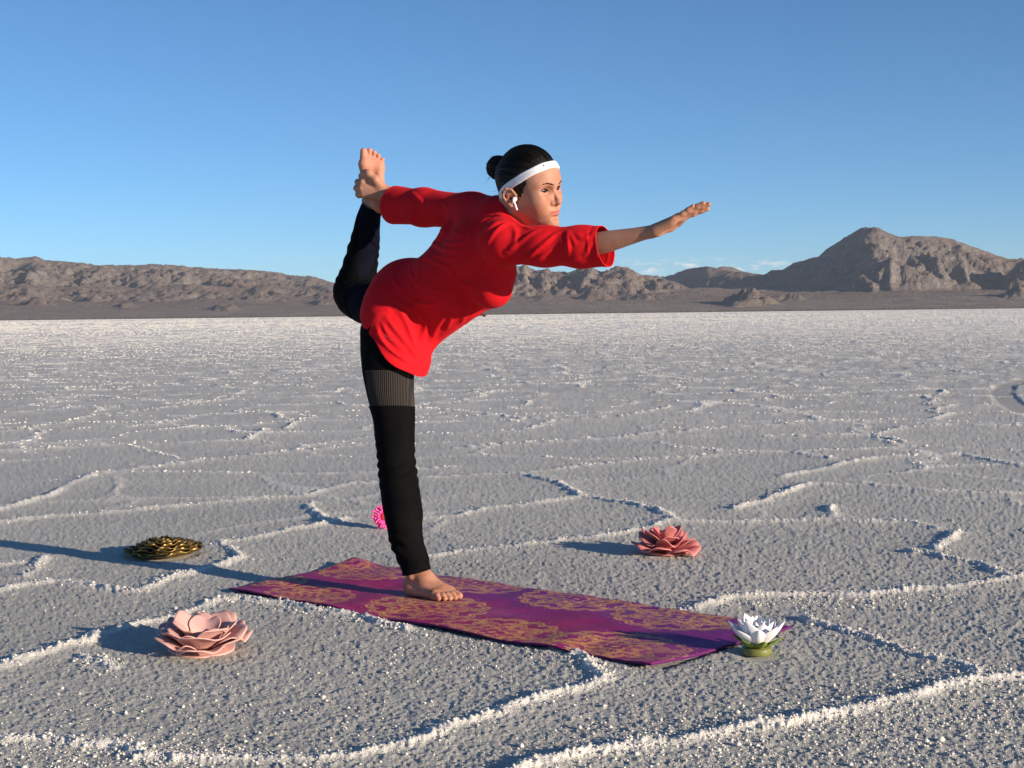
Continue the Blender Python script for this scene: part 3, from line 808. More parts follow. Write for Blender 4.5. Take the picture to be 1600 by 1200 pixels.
foam_flower('foam_flower', (ck[0], ck[1] + .02, .006), 'coral pink foam flower with ruffled petals beyond the right half of the mat', M_CORAL, [
    (5, .3, .132, .03, .92, .032, 1.0, .012, .004, .010),
    (5, .9, .114, .025, .90, .052, .80, .014, .008, .006),
    (4, .1, .088, .02, .95, .066, .70, .014, .012, .004),
    (3, .5, .055, .012, 1.15, .074, .55, .011, .018, .0)], .2, (.03, .03), .085, 8)

# gold bowl of stacked rounded petals
t = NT('gold glaze', .28, .5)
gn = t.noise(t.coord(), 40, 4, .6)
t.color(t.mix(t.ramp(gn, .35, .65), (.13, .085, .022), (.30, .195, .06)))
t.b.inputs['Metallic'].default_value = .7
t.put(t.b.inputs['Roughness'], t.ramp(t.noise(t.coord(), 90, 3), -.2, 1.6))
t.bump(t.noise(t.coord(), 110, 3), .35, .003)
M_GOLD = t.m
gk = G(250, 871)
gold = empty('gold_flower', (gk[0], gk[1] + .05, .004)); gold.rotation_euler = (0, -.03, .3)
tag(gold, 'low gold flower of stacked rounded petals at the left end of the scene', 'flower')
o = obj('core', disc_mesh('core', .115, .0, .022, 36, .6), M_GOLD, gold); o.matrix_parent_inverse = Matrix()
rr = random.Random(5)
for L, (n, R, r0, z0, rise, w) in enumerate(((12, .152, .07, .004, .016, .33), (11, .130, .055, .014, .015, .36), (10, .106, .04, .023, .014, .38), (9, .082, .028, .031, .013, .42), (7, .060, .018, .038, .012, .50), (5, .038, .008, .045, .012, .7))):
    for k in range(n):
        def fn(u, v, R=R * rr.uniform(.95, 1.05), r0=r0, w=w, rise=rise * rr.uniform(.8, 1.2), z0=z0 + rr.uniform(-.002, .002)):
            ww = w * (.75 + .4 * np.sin(v * 2.4)) * np.sqrt(np.clip(1.0 - .8 * np.clip(v - .62, 0, 1) ** 2 * 6.9, .03, 1))
            r = r0 + (R - r0) * v * (1 - .06 * u ** 2)
            return r * np.cos(u * ww), r * np.sin(u * ww), z0 + rise * v ** 2.0 + .010 * u ** 2 * v
        V, F = petal_grid(9, 8, fn, .004)
        V = rot_z(V, 2 * math.pi * (k + .5 * (L % 2)) / n)
        o = obj('petal', mk_mesh('petal', V, F), M_GOLD, gold); o.matrix_parent_inverse = Matrix()
tk_ = disc_mesh('core_top', .022, .035, .058, 16, 1.2)
o = obj('flower_centre', tk_, M_GOLD, gold); o.matrix_parent_inverse = Matrix()

# white lotus with green sepals and a green base
t = NT('white petal', .5, .35)
lc = t.add('ShaderNodeSeparateXYZ'); t.l.new(t.coord(), lc.inputs[0])
t.color(t.mix(t.math('MULTIPLY', t.ramp(lc.outputs[2], .045, .012), .75), (.86, .85, .86), (.80, .82, .50)))
t.b.inputs['Subsurface Weight'].default_value = .15; t.b.inputs['Subsurface Radius'].default_value = (.01, .01, .008)
t.bump(t.noise(t.coord(), 90, 3), .25, .002)
M_LOTUS = t.m
t = NT('green sepal', .5, .4)
t.color(t.mix(t.ramp(t.noise(t.coord(), 60, 3), .35, .65), (.10, .16, .022), (.24, .32, .06))); M_SEPAL = t.m
t = NT('olive base', .5, .4); t.color(t.mix(t.noise(t.coord(), 30, 3), (.14, .15, .035), (.20, .21, .06))); M_OLIVE = t.m
lk = G(1184, 1024)
lotus = empty('lotus_flower', (lk[0], lk[1] + .015, .002)); lotus.rotation_euler = (0, 0, .25)
tag(lotus, 'white lotus flower with green sepals on a small round green base by the mat corner', 'flower')
o = obj('base_disc', disc_mesh('base_disc', .040, .0, .017, 40, .98), M_OLIVE, lotus); o.matrix_parent_inverse = Matrix()
def lotus_petal(Ln, wd, th0, th1, cup, z0, r0, thick=.0016):
    def fn(u, v):
        w = wd * np.sin(np.clip(v, 0, 1) ** .8 * math.pi) ** .75 * (1 - .25 * v) + .004 * (1 - v)
        n = 40
        s = np.linspace(0, 1, n)
        th = th0 + (th1 - th0) * s
        cr_ = np.concatenate([[0], np.cumsum(np.cos(th[:-1]))]) / n * Ln; cz = np.concatenate([[0], np.cumsum(np.sin(th[:-1]))]) / n * Ln
        r = r0 + np.interp(v, s, cr_); z = z0 + np.interp(v, s, cz)
        fold = cup * w * np.abs(u) ** 1.4
        return r - fold * .8, u * w, z + fold * .5
    return petal_grid(9, 12, fn, thick)
rr = random.Random(11)
for n, Ln, wd, t0, t1, z0, r0, mt, nm in ((8, .092, .030, .45, 1.15, .019, .012, M_LOTUS, 'petal'), (7, .086, .028, .9, 1.30, .021, .009, M_LOTUS, 'petal'), (5, .076, .016, 1.2, 1.45, .022, .005, M_LOTUS, 'petal'), (6, .060, .015, .30, .85, .017, .022, M_SEPAL, 'sepal')):
    a0 = rr.uniform(0, 1)
    for k in range(n):
        V, F = lotus_petal(Ln * rr.uniform(.92, 1.06), wd * rr.uniform(.92, 1.05), t0 + rr.uniform(-.1, .1), t1 + rr.uniform(-.08, .08), .55, z0, r0)
        V = rot_z(V, a0 + 2 * math.pi * k / n + rr.uniform(-.1, .1))
        o = obj(nm, mk_mesh(nm, V, F), mt, lotus); o.matrix_parent_inverse = Matrix()

# magenta gerbera lying on its edge behind the leg
M_MAG = foam_mat('magenta petal', (.70, .045, .26), (.80, .11, .36))
t = NT('flower eye', .8, .2); t.color(t.mix(t.ramp(t.noise(t.coord(), 160, 2), .4, .6), (.62, .22, .02), (.80, .42, .05))); t.bump(t.noise(t.coord(), 300, 2), .6, .003); M_EYE = t.m
t = NT('red floret', .7, .3); t.color((.55, .012, .07)); M_RED = t.m
ek = G(600, 825)
gerb = empty('gerbera_flower', (ek[0], ek[1], .052))
face = unit(vec(.42, -.85, .12))
gerb.matrix_basis = Matrix.Translation((ek[0], ek[1], .050)) @ Vector(face).to_track_quat('Z', 'Y').to_matrix().to_4x4()
tag(gerb, 'magenta gerbera with a yellow eye standing on its edge behind the standing leg', 'flower')
rr = random.Random(2)
for n, R, wd, z0, up in ((26, .056, .0052, .000, .004), (24, .050, .0050, .003, .010), (18, .039, .0046, .006, .014)):
    for k in range(n):
        def fn(u, v, R=R * rr.uniform(.9, 1.08), wd=wd, z0=z0, up=up * rr.uniform(.6, 1.4)):
            w = wd * (.45 + .7 * np.sin(v * 2.6)) * np.sqrt(np.clip(1 - np.clip(v - .8, 0, 1) ** 2 * 24, .02, 1))
            return .008 + (R - .008) * v, u * w, z0 + up * v ** 1.5 - .0012 * u ** 2
        V, F = petal_grid(4, 7, fn, .0012)
        V = rot_z(V, 2 * math.pi * (k + rr.uniform(-.3, .3)) / n)
        o = obj('petal', mk_mesh('petal', V, F), M_MAG, gerb); o.matrix_parent_inverse = Matrix()
V, F = merge([(lambda p: (rot_z(p[0], 2 * math.pi * k / 20), p[1]))(petal_grid(3, 4, lambda u, v: (.004 + .013 * v, u * .0022, .010 + .006 * v), .001)) for k in range(20)])
o = obj('inner_florets', mk_mesh('inner_florets', V, F), M_RED, gerb); o.matrix_parent_inverse = Matrix()
o = obj('flower_eye', disc_mesh('flower_eye', .009, .006, .018, 18, 1.0), M_EYE, gerb); o.matrix_parent_inverse = Matrix()

# a vehicle far out on the salt, just past the hem of the tunic
def rbox(cx, cy, cz, sx, sy, sz, bev=.08, tp=1.0):
    bm = bmesh.new(); bmesh.ops.create_cube(bm, size=1.0)
    for v in bm.verts:
        k = tp if v.co.z > 0 else 1.0
        v.co = Vector((v.co.x * sx * k, v.co.y * sy * k, v.co.z * sz))
    bmesh.ops.bevel(bm, geom=bm.edges[:], offset=bev, segments=2, affect='EDGES')
    for v in bm.verts: v.co += Vector((cx, cy, cz))
    return bm
def bm_obj(name, bm, mat, parent):
    me = bpy.data.meshes.new(name); bm.to_mesh(me); bm.free()
    o = obj(name, me, mat, parent); o.matrix_parent_inverse = Matrix(); return o
t = NT('dark red paint', .35, .5); t.color(t.mix(t.noise(t.coord(), 2, 2), (.10, .012, .02), (.13, .018, .026))); M_PAINT = t.m
t = NT('dark glass', .1, .5); t.color((.012, .014, .018)); M_GLASS = t.m
t = NT('tyre rubber', .9, .2); t.color(t.mix(t.noise(t.coord(), 9, 2), (.010, .010, .011), (.02, .02, .02))); M_TYRE = t.m
R_CAR = 520.0
car = empty('parked_car', ((752 - 800) / F_PX * R_CAR, R_CAR, -.02), 0.12)
tag(car, 'tiny dark red car far out on the salt beside the tunic front', 'car')
bm_obj('body', rbox(0, 0, .78, 4.1, 1.75, .66, .14), M_PAINT, car)
bm_obj('cabin', rbox(-.25, 0, 1.38, 2.5, 1.55, .62, .12, .82), M_PAINT, car)
for sy in (-1, 1):
    bm_obj('side_window', rbox(-.25, sy * .70, 1.40, 1.9, .08, .38, .02, .9), M_GLASS, car)
    for x in (-1.3, 1.3):
        bm = bmesh.new(); bmesh.ops.create_cone(bm, cap_ends=True, segments=18, radius1=.36, radius2=.36, depth=.24)
        bmesh.ops.rotate(bm, verts=bm.verts[:], matrix=Matrix.Rotation(math.pi / 2, 3, 'X'))
        for v in bm.verts: v.co += Vector((x, sy * .80, .36))
        bm_obj('wheel', bm, M_TYRE, car)
bm_obj('windscreen', rbox(1.0, 0, 1.38, .08, 1.25, .40, .02), M_GLASS, car)
bm_obj('bumper', rbox(2.06, 0, .55, .14, 1.6, .22, .05), M_TYRE, car)
# ================================================================== distance-field modelling of the body
class Field:
    def __init__(self): self.it = []
    def rc(self, a, b, ra, rb, k=.01, op=1):
        a, b = np.asarray(a, np.float32), np.asarray(b, np.float32)
        ba = b - a; L = max(float(ba @ ba), 1e-10)
        def f(p):
            q = p - a
            t = np.clip((q @ ba) / L, 0, 1)
            q = q - t[:, None] * ba
            return np.sqrt(np.einsum('ij,ij->i', q, q)) - (ra + (rb - ra) * t)
        def lb(c):
            q = c - a; t = min(max(float(q @ ba) / L, 0), 1)
            return float(np.linalg.norm(q - t * ba)) - max(ra, rb)
        self.it.append((f, lb, k, op)); return self
    def chain(self, pts, k=.01, op=1):
        """pts: list of (point, radius)"""
        for (a, ra), (b, rb) in zip(pts[:-1], pts[1:]): self.rc(a, b, ra, rb, k, op)
        return self
    def tubes(self, pts, sub=5, k=.0015, op=1):
        """smooth swept limb through (point, radius) knots"""
        X = np.array([np.append(a, r) for a, r in pts]); n = len(X)
        X = np.concatenate([[2 * X[0] - X[1]], X, [2 * X[-1] - X[-2]]])
        out = []
        for i in range(1, n):
            p0, p1, p2, p3 = X[i - 1:i + 3]
            for t in np.arange(sub) / sub:
                out.append(.5 * (2 * p1 + (p2 - p0) * t + (2 * p0 - 5 * p1 + 4 * p2 - p3) * t * t + (3 * p1 - p0 - 3 * p2 + p3) * t ** 3))
        out.append(X[n])
        return self.chain([(o[:3], float(o[3])) for o in out], k, op)
    def sph(self, c, r, k=.01, op=1):
        return self.rc(c, np.asarray(c, float) + [0, 0, 1e-4], r, r, k, op)
    def ell(self, c, r, R=None, k=.01, op=1):
        c = np.asarray(c, np.float32); r = np.asarray(r, np.float32)
        R = np.eye(3, dtype=np.float32) if R is None else np.asarray(R, np.float32)      # rows: local axes
        def f(p):
            q = (p - c) @ R.T
            k0 = np.sqrt(np.sum((q / r) ** 2, 1)); k1 = np.sqrt(np.sum((q / (r * r)) ** 2, 1)) + 1e-9
            return k0 * (k0 - 1) / k1
        rm = float(r.max())
        self.it.append((f, lambda q: float(np.linalg.norm(q - c)) - rm, k, op)); return self
    def fn(self, f, lb=None, k=.004, op=-1):
        self.it.append((f, lb or (lambda q: -9.0), k, op)); return self
    def eval(self, p, items=None):
        d = None
        for f, lb, k, op in (self.it if items is None else items):
            x = f(p)
            if d is None:
                d = x if op == 1 else np.full(len(p), 1.0, np.float32); continue
            if op == 1:
                h = np.maximum(k - np.abs(d - x), 0) / k
                d = np.minimum(d, x) - h * h * k * .25
            else:
                x = -x
                h = np.maximum(k - np.abs(d - x), 0) / k
                d = np.maximum(d, x) + h * h * k * .25
        return d

def mesh_field(F, lo, hi, step, B=14):
    lo = np.asarray(lo, float); n = np.ceil((np.asarray(hi, float) - lo) / step).astype(int)
    nb = (n + B - 1) // B
    dims = nb * B + 1
    D = np.full(dims, 1.0, np.float32)
    g = np.arange(B + 1, dtype=np.float32) * step
    off = np.stack(np.meshgrid(g, g, g, indexing='ij'), -1).reshape(-1, 3)
    Rb = B * step * math.sqrt(3) / 2
    for i in range(nb[0]):
        for j in range(nb[1]):
            for l in range(nb[2]):
                o = (lo + np.array([i, j, l]) * B * step).astype(np.float32)
                c = o + B * step / 2
                act = [it for it in F.it if it[1](c) - Rb < it[2] + step]
                if not any(a[3] == 1 for a in act): continue
                d0 = F.eval(c[None], act)[0]
                sl = (slice(i * B, i * B + B + 1), slice(j * B, j * B + B + 1), slice(l * B, l * B + B + 1))
                if d0 < -(Rb + .04): D[sl] = -1.0; continue
                if d0 > Rb + .06: continue
                D[sl] = F.eval(off + o, act).reshape(B + 1, B + 1, B + 1)
    return surface_nets(D, lo, step)

def surface_nets(D, lo, step):
    S = D < 0
    c = S[:-1, :-1, :-1].astype(np.int8)
    cnt = np.zeros(np.array(D.shape) - 1, np.int8)
    for a in (0, 1):
        for b in (0, 1):
            for e in (0, 1):
                cnt += S[a:S.shape[0] - 1 + a, b:S.shape[1] - 1 + b, e:S.shape[2] - 1 + e]
    cells = np.argwhere((cnt > 0) & (cnt < 8))
    cid = np.full(cnt.shape, -1, np.int32); cid[tuple(cells.T)] = np.arange(len(cells))
    acc = np.zeros((len(cells), 3)); num = np.zeros(len(cells))
    cor = [(a, b, e) for a in (0, 1) for b in (0, 1) for e in (0, 1)]
    val = {k: D[cells[:, 0] + k[0], cells[:, 1] + k[1], cells[:, 2] + k[2]] for k in cor}
    for k in cor:
        for ax in range(3):
            if k[ax] == 1: continue
            k2 = list(k); k2[ax] = 1; k2 = tuple(k2)
            a, b = val[k], val[k2]
            m = (a < 0) != (b < 0)
            t = np.where(m, a / np.where(m, a - b, 1), 0)
            p = np.zeros((len(cells), 3)); p[:] = k; p[:, ax] = t
            acc += p * m[:, None]; num += m
    V = (cells + acc / num[:, None]) * step + lo
    quads = []
    for ax in range(3):
        sl0 = [slice(1, -1)] * 3; sl0[ax] = slice(0, -1)
        sl1 = [slice(1, -1)] * 3; sl1[ax] = slice(1, None)
        a, b = S[tuple(sl0)], S[tuple(sl1)]
        e = np.argwhere(a != b)
        if not len(e): continue
        flip = a[tuple(e.T)]
        u, v = [(1, 2), (2, 0), (0, 1)][ax]
        base = e + 1; base[:, ax] -= 1
        q = []
        for du, dv in ((-1, -1), (0, -1), (0, 0), (-1, 0)):
            cc = base.copy(); cc[:, u] += du; cc[:, v] += dv
            q.append(cid[cc[:, 0], cc[:, 1], cc[:, 2]])
        q = np.stack(q, 1)
        q[~flip] = q[~flip][:, ::-1]
        quads.append(q)
    Q = np.concatenate(quads)
    return V, Q[(Q >= 0).all(1)]

def clip_mesh(V, Q, g):
    """keep the part of the quad mesh where g >= 0 with a clean cut; returns triangles"""
    T = np.concatenate([Q[:, [0, 1, 2]], Q[:, [0, 2, 3]]]) if Q.shape[1] == 4 else Q
    pos = g >= 0
    s = pos[T].sum(1)
    out = [T[s == 3]]
    newV, cache = [], {}
    def cut(a, b):
        k = (a, b) if a < b else (b, a)
        if k not in cache:
            t = g[k[0]] / (g[k[0]] - g[k[1]])
            newV.append(V[k[0]] + (V[k[1]] - V[k[0]]) * t); cache[k] = len(V) + len(newV) - 1
        return cache[k]
    ex = []
    for t in T[(s == 1) | (s == 2)]:
        t = [int(i) for i in t]
        n = [pos[i] for i in t]
        while not (n[0] and not n[2] if sum(n) == 2 else n[0]) or (sum(n) == 2 and not n[1]):
            t = t[1:] + t[:1]; n = n[1:] + n[:1]
        if sum(n) == 1: ex.append((t[0], cut(t[0], t[1]), cut(t[0], t[2])))
        else:
            x, y = cut(t[1], t[2]), cut(t[0], t[2])
            ex += [(t[0], t[1], x), (t[0], x, y)]
    if ex: out.append(np.array(ex))
    F = np.concatenate(out)
    V2 = np.concatenate([V, np.array(newV).reshape(-1, V.shape[1])])
    # collapse slivers: snap kept vertices that lie very near the cut onto it
    h = np.median(np.linalg.norm(V[T[:, 0], :3] - V[T[:, 1], :3], axis=1)) * .22
    rep = np.arange(len(V2)); 
    for (a, b), i in cache.items():
        p = a if pos[a] else b
        if rep[p] == p and np.linalg.norm(V2[p, :3] - V2[i, :3]) < h: rep[p] = i
    F = rep[F]; F = F[(F[:, 0] != F[:, 1]) & (F[:, 1] != F[:, 2]) & (F[:, 0] != F[:, 2])]
    used = np.unique(F); mp = np.full(len(V2), -1); mp[used] = np.arange(len(used))
    return V2[used], mp[F]

def shell(A, F, th, push=0.0):
    """cloth of thickness th from a clipped surface A = (xyz, normal), with a closed rim"""
    N = A[:, 3:6] / (np.linalg.norm(A[:, 3:6], axis=1, keepdims=True) + 1e-9)
    push = np.broadcast_to(push, len(A))[:, None]
    o = A[:, :3] + N * push; i = A[:, :3] + N * (push - th); n = len(A)
    e = np.concatenate([F[:, [0, 1]], F[:, [1, 2]], F[:, [2, 0]]]).astype(np.int64)
    k = e[:, 0] * n + e[:, 1]; kr = e[:, 1] * n + e[:, 0]
    b = e[~np.isin(k, kr)]
    rim = np.stack([b[:, 1], b[:, 0], b[:, 0] + n, b[:, 1] + n], 1)
    return np.concatenate([o, i]), [F, F[:, ::-1] + n, rim]
def relax(V, Q, n=2, lam=.5):
    e = np.concatenate([Q[:, [i, (i + 1) % Q.shape[1]]] for i in range(Q.shape[1])])
    for _ in range(n):
        S = np.zeros_like(V); c = np.zeros(len(V))
        for k in range(3): S[:, k] = np.bincount(e[:, 0], V[e[:, 1], k], len(V)) + np.bincount(e[:, 1], V[e[:, 0], k], len(V))
        c = np.bincount(e[:, 0], minlength=len(V)) + np.bincount(e[:, 1], minlength=len(V))
        V = V + lam * (S / np.maximum(c, 1)[:, None] - V)
    return V
def vnormals(V, Q):
    n = np.cross(V[Q[:, 2]] - V[Q[:, 0]], V[Q[:, -1]] - V[Q[:, 1]])
    N = np.zeros_like(V)
    for i in range(Q.shape[1]): np.add.at(N, Q[:, i], n)
    return N / (np.linalg.norm(N, axis=1, keepdims=True) + 1e-12)
def poly_dist(V, pts):
    d = np.full(len(V), 9.0)
    for a, b in zip(pts[:-1], pts[1:]):
        ba = b - a; q = V - a
        t = np.clip(q @ ba / (ba @ ba), 0, 1)
        d = np.minimum(d, np.linalg.norm(q - t[:, None] * ba, axis=1))
    return d
def gn3(V, s, seed):
    return gnoise(V[:, 0] * s + V[:, 2] * s * .37, V[:, 1] * s + V[:, 2] * s * .93, seed)

# ---------------------------------------------------------------- materials of the figure
t = NT('skin', .56, .3)
oc = t.coord()
tint = t.attr('tint', 'Color')
sk = t.mix(t.ramp(t.noise(oc, 22, 5, .65), .36, .64), (.39, .180, .110), (.48, .250, .168))
sk = t.mix(t.math('MULTIPLY', t.ramp(t.noise(oc, 190, 3, .7), .60, .72), .35), sk, (.30, .125, .075))
t.color(t.mix(t.attr('tint_mask'), sk, tint))
t.b.inputs['Subsurface Weight'].default_value = .06
t.b.inputs['Subsurface Radius'].default_value = (.012, .005, .003)
t.b.inputs['Subsurface Scale'].default_value = 1.0
t.bump(t.math('ADD', t.noise(oc, 700, 2), t.noise(oc, 160, 3)), .25, .0014)
M_SKIN = t.m
t = NT('red jersey', .85, .12)
oc = t.coord()
t.color(t.mix(t.ramp(t.noise(oc, 9, 3), .35, .65), (.59, .008, .014), (.65, .0105, .019)))
t.b.inputs['Sheen Weight'].default_value = .06
t.b.inputs['Sheen Roughness'].default_value = .4
t.put(t.b.inputs['Sheen Tint'], (1, .25, .25))
t.bump(t.math('ADD', t.math('MULTIPLY', t.noise(oc, 900, 2), .4), t.noise(oc, 38, 3)), .20, .003)
M_RED_SHIRT = t.m
def cloth(name, c1, c2, sc=400, rough=.85, bump=.3):
    t = NT(name, rough, .06); oc = t.coord()
    t.color(t.mix(t.ramp(t.noise(oc, 14, 3), .35, .65), c1, c2))
    t.bump(t.math('ADD', t.noise(oc, sc, 2), t.noise(oc, 45, 3)), bump, .002)
    return t.m
M_BLACK = cloth('black knit', (.0028, .0028, .0032), (.0048, .0048, .0052))
M_NAVY = cloth('navy knit', (.003, .0035, .009), (.005, .006, .013))
t = NT('grey rib knit', .9, .2); oc = t.coord(); sx = t.add('ShaderNodeSeparateXYZ'); t.l.new(oc, sx.inputs[0])
rib = t.math('SINE', t.math('MULTIPLY', t.math('ADD', sx.outputs[0], t.math('MULTIPLY', sx.outputs[1], -.35)), 950.0))
t.color(t.mix(t.ramp(t.math('ADD', t.math('MULTIPLY', rib, .28), t.noise(oc, 500, 2)),   .25, .8), (.018, .016, .0145), (.042, .037, .034)))
t.bump(rib, .5, .002); M_GREY = t.m
t = NT('dark hair', .5, .25); oc = t.coord(); mp = t.add('ShaderNodeMapping'); t.l.new(oc, mp.inputs[0]); mp.inputs['Scale'].default_value = (1, .25, 1.0)
hn = t.noise(mp.outputs[0], 170, 4, .7)
t.color(t.mix(t.ramp(hn, .4, .7), (.0025, .0018, .0015), (.010, .006, .0045))); t.bump(hn, .6, .004); M_HAIR = t.m
t = NT('white knit band', .75, .3); t.color(t.mix(t.noise(t.coord(), 60, 2), (.70, .72, .78), (.80, .81, .85))); t.bump(t.noise(t.coord(), 600, 2), .3, .001); M_BAND = t.m
t = NT('white plastic', .25, .5); t.color(t.mix(t.noise(t.coord(), 30, 1), (.82, .82, .82), (.87, .87, .87))); M_WHITE = t.m
t = NT('grey print', .6, .3); t.color((.30, .31, .34)); M_PRINT = t.m
t = NT('brow hair', .8, .1); t.color((.030, .017, .011)); M_BROW = t.m
t = NT('eye', .18, .3)
sx = t.add('ShaderNodeSeparateXYZ'); t.l.new(t.coord(), sx.inputs[0])
rr_ = t.math('SQRT', t.math('ADD', t.math('POWER', sx.outputs[1], 2.0), t.math('POWER', sx.outputs[2], 2.0)))
fr = t.math('GREATER_THAN', sx.outputs[0], 0.0)
iris = t.math('MULTIPLY', t.ramp(rr_, .0080, .0072), fr); pup = t.math('MULTIPLY', t.ramp(rr_, .0026, .0022), fr)
t.color(t.mix(pup, t.mix(iris, (.17, .15, .14), (.016, .009, .005)), (.004, .004, .004))); M_EYEBALL = t.m

# ---------------------------------------------------------------- frame of the figure
FOOT_DIR = unit(vec(math.cos(math.radians(-38)), math.sin(math.radians(-38)), 0))
MAT_TOP = .0112
person = empty('person', (-.31, 4.60, MAT_TOP))
tag(person, 'person in red tunic and black leggings balancing on one leg, holding the raised foot', 'person')
def child(name, me, mat): 
    o = obj(name, me, mat, person)
    o.matrix_parent_inverse = Matrix.Translation(person.location).inverted()
    return o
def skin_mesh(V, Q, Fld=None): return V, Q

# ---- feet (local: x heel to toe, y medial for a right foot, z up), length .24
def foot_field(flat=True, tip=0.0):
    F = Field()
    F.ell((.030, 0, .030), (.033, .029, .033), k=.01)
    F.rc((.030, 0, .040), (.055, 0, .085), .029, .0285, .012)
    F.rc((.055, .002, .080), (.085, .004, .058), .0275, .0255, .014)
    F.rc((.085, .004, .056), (.150, .012, .030), .027, .018, .03)
    F.rc((.040, -.010, .020), (.150, -.024, .016), .022, .0165, .02)
    F.rc((.100, .016, .034), (.175, .026, .020), .020, .0175, .02)
    F.rc((.172, .022, .018), (.158, -.026, .015), .0175, .0145, .02); F.rc((.196, .020, .0155), (.172, -.030, .013), .0125, .0105, .014)
    F.sph((.056, .029, .076), .0105, .014); F.sph((.050, -.029, .068), .0100, .014)
    for i, (bx, by, tx, ty, r0, r1) in enumerate(((.176, .024, .226, .022, .0135, .0118), (.178, .006, .226, .0015, .0098, .0088), (.172, -.008, .217, -.014, .0094, .0085), (.165, -.020, .205, -.027, .0090, .0082), (.155, -.031, .189, -.039, .0086, .0080))):
        m = (bx + (tx - bx) * .5, by + (ty - by) * .5)
        F.chain([((bx - .03, by * .9, .024), r0), ((bx, by, .019), r0), ((m[0], m[1], .0185 if i else .0165), r0 * .95), ((tx - .008, ty, r1 + .0008 ), r1)], .004)
        F.rc((bx - .085, by * .55, .052 - .004 * i), (bx, by, .027), .0035, .0030, .010)        # tendon
    F.ell((.095, .036, .002), (.040, .020, .017), k=.015, op=-1)          # arch
    if flat: F.fn(lambda p: (p[:, 2] - .0008), k=.003)                      # sole pressed on the mat
    return F
def frame_xform(V, o, x, z):
    x = unit(x); y = unit(np.cross(z, x)); z = np.cross(x, y)
    return V @ np.stack([x, y, z]) + o

body = []                                                                   # (V, Q, tint, mask)
def add_skin(V, Q, tint=None, mask=None):
    n = len(V)
    body.append((V, Q, np.zeros((n, 3)) if tint is None else tint, np.zeros(n) if mask is None else mask))

# right foot, flat on the mat
HEEL_R = G(634, 927, .011); HEEL_R[2] = MAT_TOP - .001
ANK_R = HEEL_R + FOOT_DIR * .055 + vec(0, 0, .085)
F = foot_field()
upR = frame_xform(np.array([[0, 0, 0.]]), vec(0, 0, 0), FOOT_DIR, vec(0, 0, 1))
ym = np.cross(vec(0, 0, 1), FOOT_DIR)
shin_loc = (P(646, 870, 4.672) - HEEL_R) / .96
shin_l = vec(shin_loc @ FOOT_DIR, shin_loc @ ym, shin_loc[2])
F.rc((.055, 0, .085), shin_l, .0280, .0285, .010)
V, Q = mesh_field(F, (-.02, -.06, -.004), (.25, .06, .20), .0021)
nail = np.zeros((len(V), 3)); nm = np.zeros(len(V))
for tx, ty, r in ((.218, .022, .0075), (.219, .0015, .005), (.210, -.014, .0047), (.198, -.027, .0045), (.182, -.039, .004)):
    d = np.hypot((V[:, 0] - tx) / 1.15, V[:, 1] - ty); m = (d < r) & (V[:, 2] > .012)
    nail[m] = (.52, .24, .18); nm[m] = .8
add_skin(frame_xform(V * .96, HEEL_R, FOOT_DIR, vec(0, 0, 1)), Q, nail, nm)

# left foot, sole to the camera, toes up
HEEL_L = P(593, 330, 5.100)
TOE_L = P(578, 228, 5.125)
xl = unit(TOE_L - HEEL_L)
zl = unit(vec(-.30, .95, .1)); zl = unit(zl - (zl @ xl) * xl)
F = foot_field(flat=False)
yl = np.cross(zl, xl)
kn = P(572, 358, 5.165) - HEEL_L
kl = vec(kn @ xl, -(kn @ yl), kn @ zl)
F.rc((.045, 0, .065), kl, .031, .036, .02)
V, Q = mesh_field(F, (-.10, -.06, -.01), (.25, .06, .13), .0021)
V = V * [1, -1, 1]; Q = Q[:, ::-1]
pink = np.tile(np.array([.56, .24, .165]), (len(V), 1)); pm = (1 - sstep(.010, .030, V[:, 2])) * .8
add_skin(frame_xform(V, HEEL_L, xl, zl), Q, pink, pm)

# ---- right hand: open, palm down and forward, thumb on the far side
SH_R, EL_R, WR_R = P(792, 376, 4.46), P(912, 386, 4.36), P(1021, 361, 4.25)
SH_L, EL_L, WR_L = P(738, 332, 4.76), P(662, 322, 4.94), P(606, 304, 5.085)
def hand_field(spread=(.10, .02, -.05, -.14), bend=(.10, .06, .06, .10), lift=(.0, .02, .05, .10), thumb=True):
    F = Field()
    mcp = [(.083, .026, .002), (.086, .008, .004), (.081, -.010, .003), (.073, -.026, -.001)]
    seg = [(.040, .023, .018), (.044, .027, .019), (.041, .025, .019), (.031, .018, .017)]
    for i in range(4):
        F.rc((.004, .012 - .008 * i, 0), mcp[i], .0135, .0105, .014)
        p = np.array(mcp[i]); yaw = spread[i]; pit = lift[i]
        r = .0088 if i < 3 else .0078
        for j, L in enumerate(seg[i]):
            d = vec(math.cos(pit) * math.cos(yaw), math.sin(yaw), math.sin(pit))
            q = p + d * L
            F.rc(p, q, r, r * .92, .006 if j else .010); p = q; r *= .92; pit -= bend[i]
    F.rc((.010, -.016, -.006), (.060, -.024, -.006), .0145, .011, .012)       # heel of the hand
    if thumb:
        F.chain([((.012, .012, -.004), .0155), ((.044, .031, -.005), .0125), ((.070, .040, -.002), .0098), ((.092, .041, .002), .0080)], .010)
    F.ell((.045, .0, -.020), (.030, .018, .010), k=.012, op=-1)
    return F
F = hand_field(spread=(.03, .0, -.02, -.05), bend=(.05, .04, .02, -.01), lift=(-.05, .0, .06, .15))
ax = unit(WR_R - EL_R)
hx = unit(vec(.862, -.30, .40)); hz = unit(vec(-.30, .14, .93))
F_el = None
loc = lambda p, o, x, z: (lambda y: vec((p - o) @ x, (p - o) @ y, (p - o) @ np.cross(x, y)))(unit(np.cross(z, x)))
e_l = loc(EL_R + (SH_R - EL_R) * .35, WR_R, hx, hz); el_ = loc(EL_R, WR_R, hx, hz)
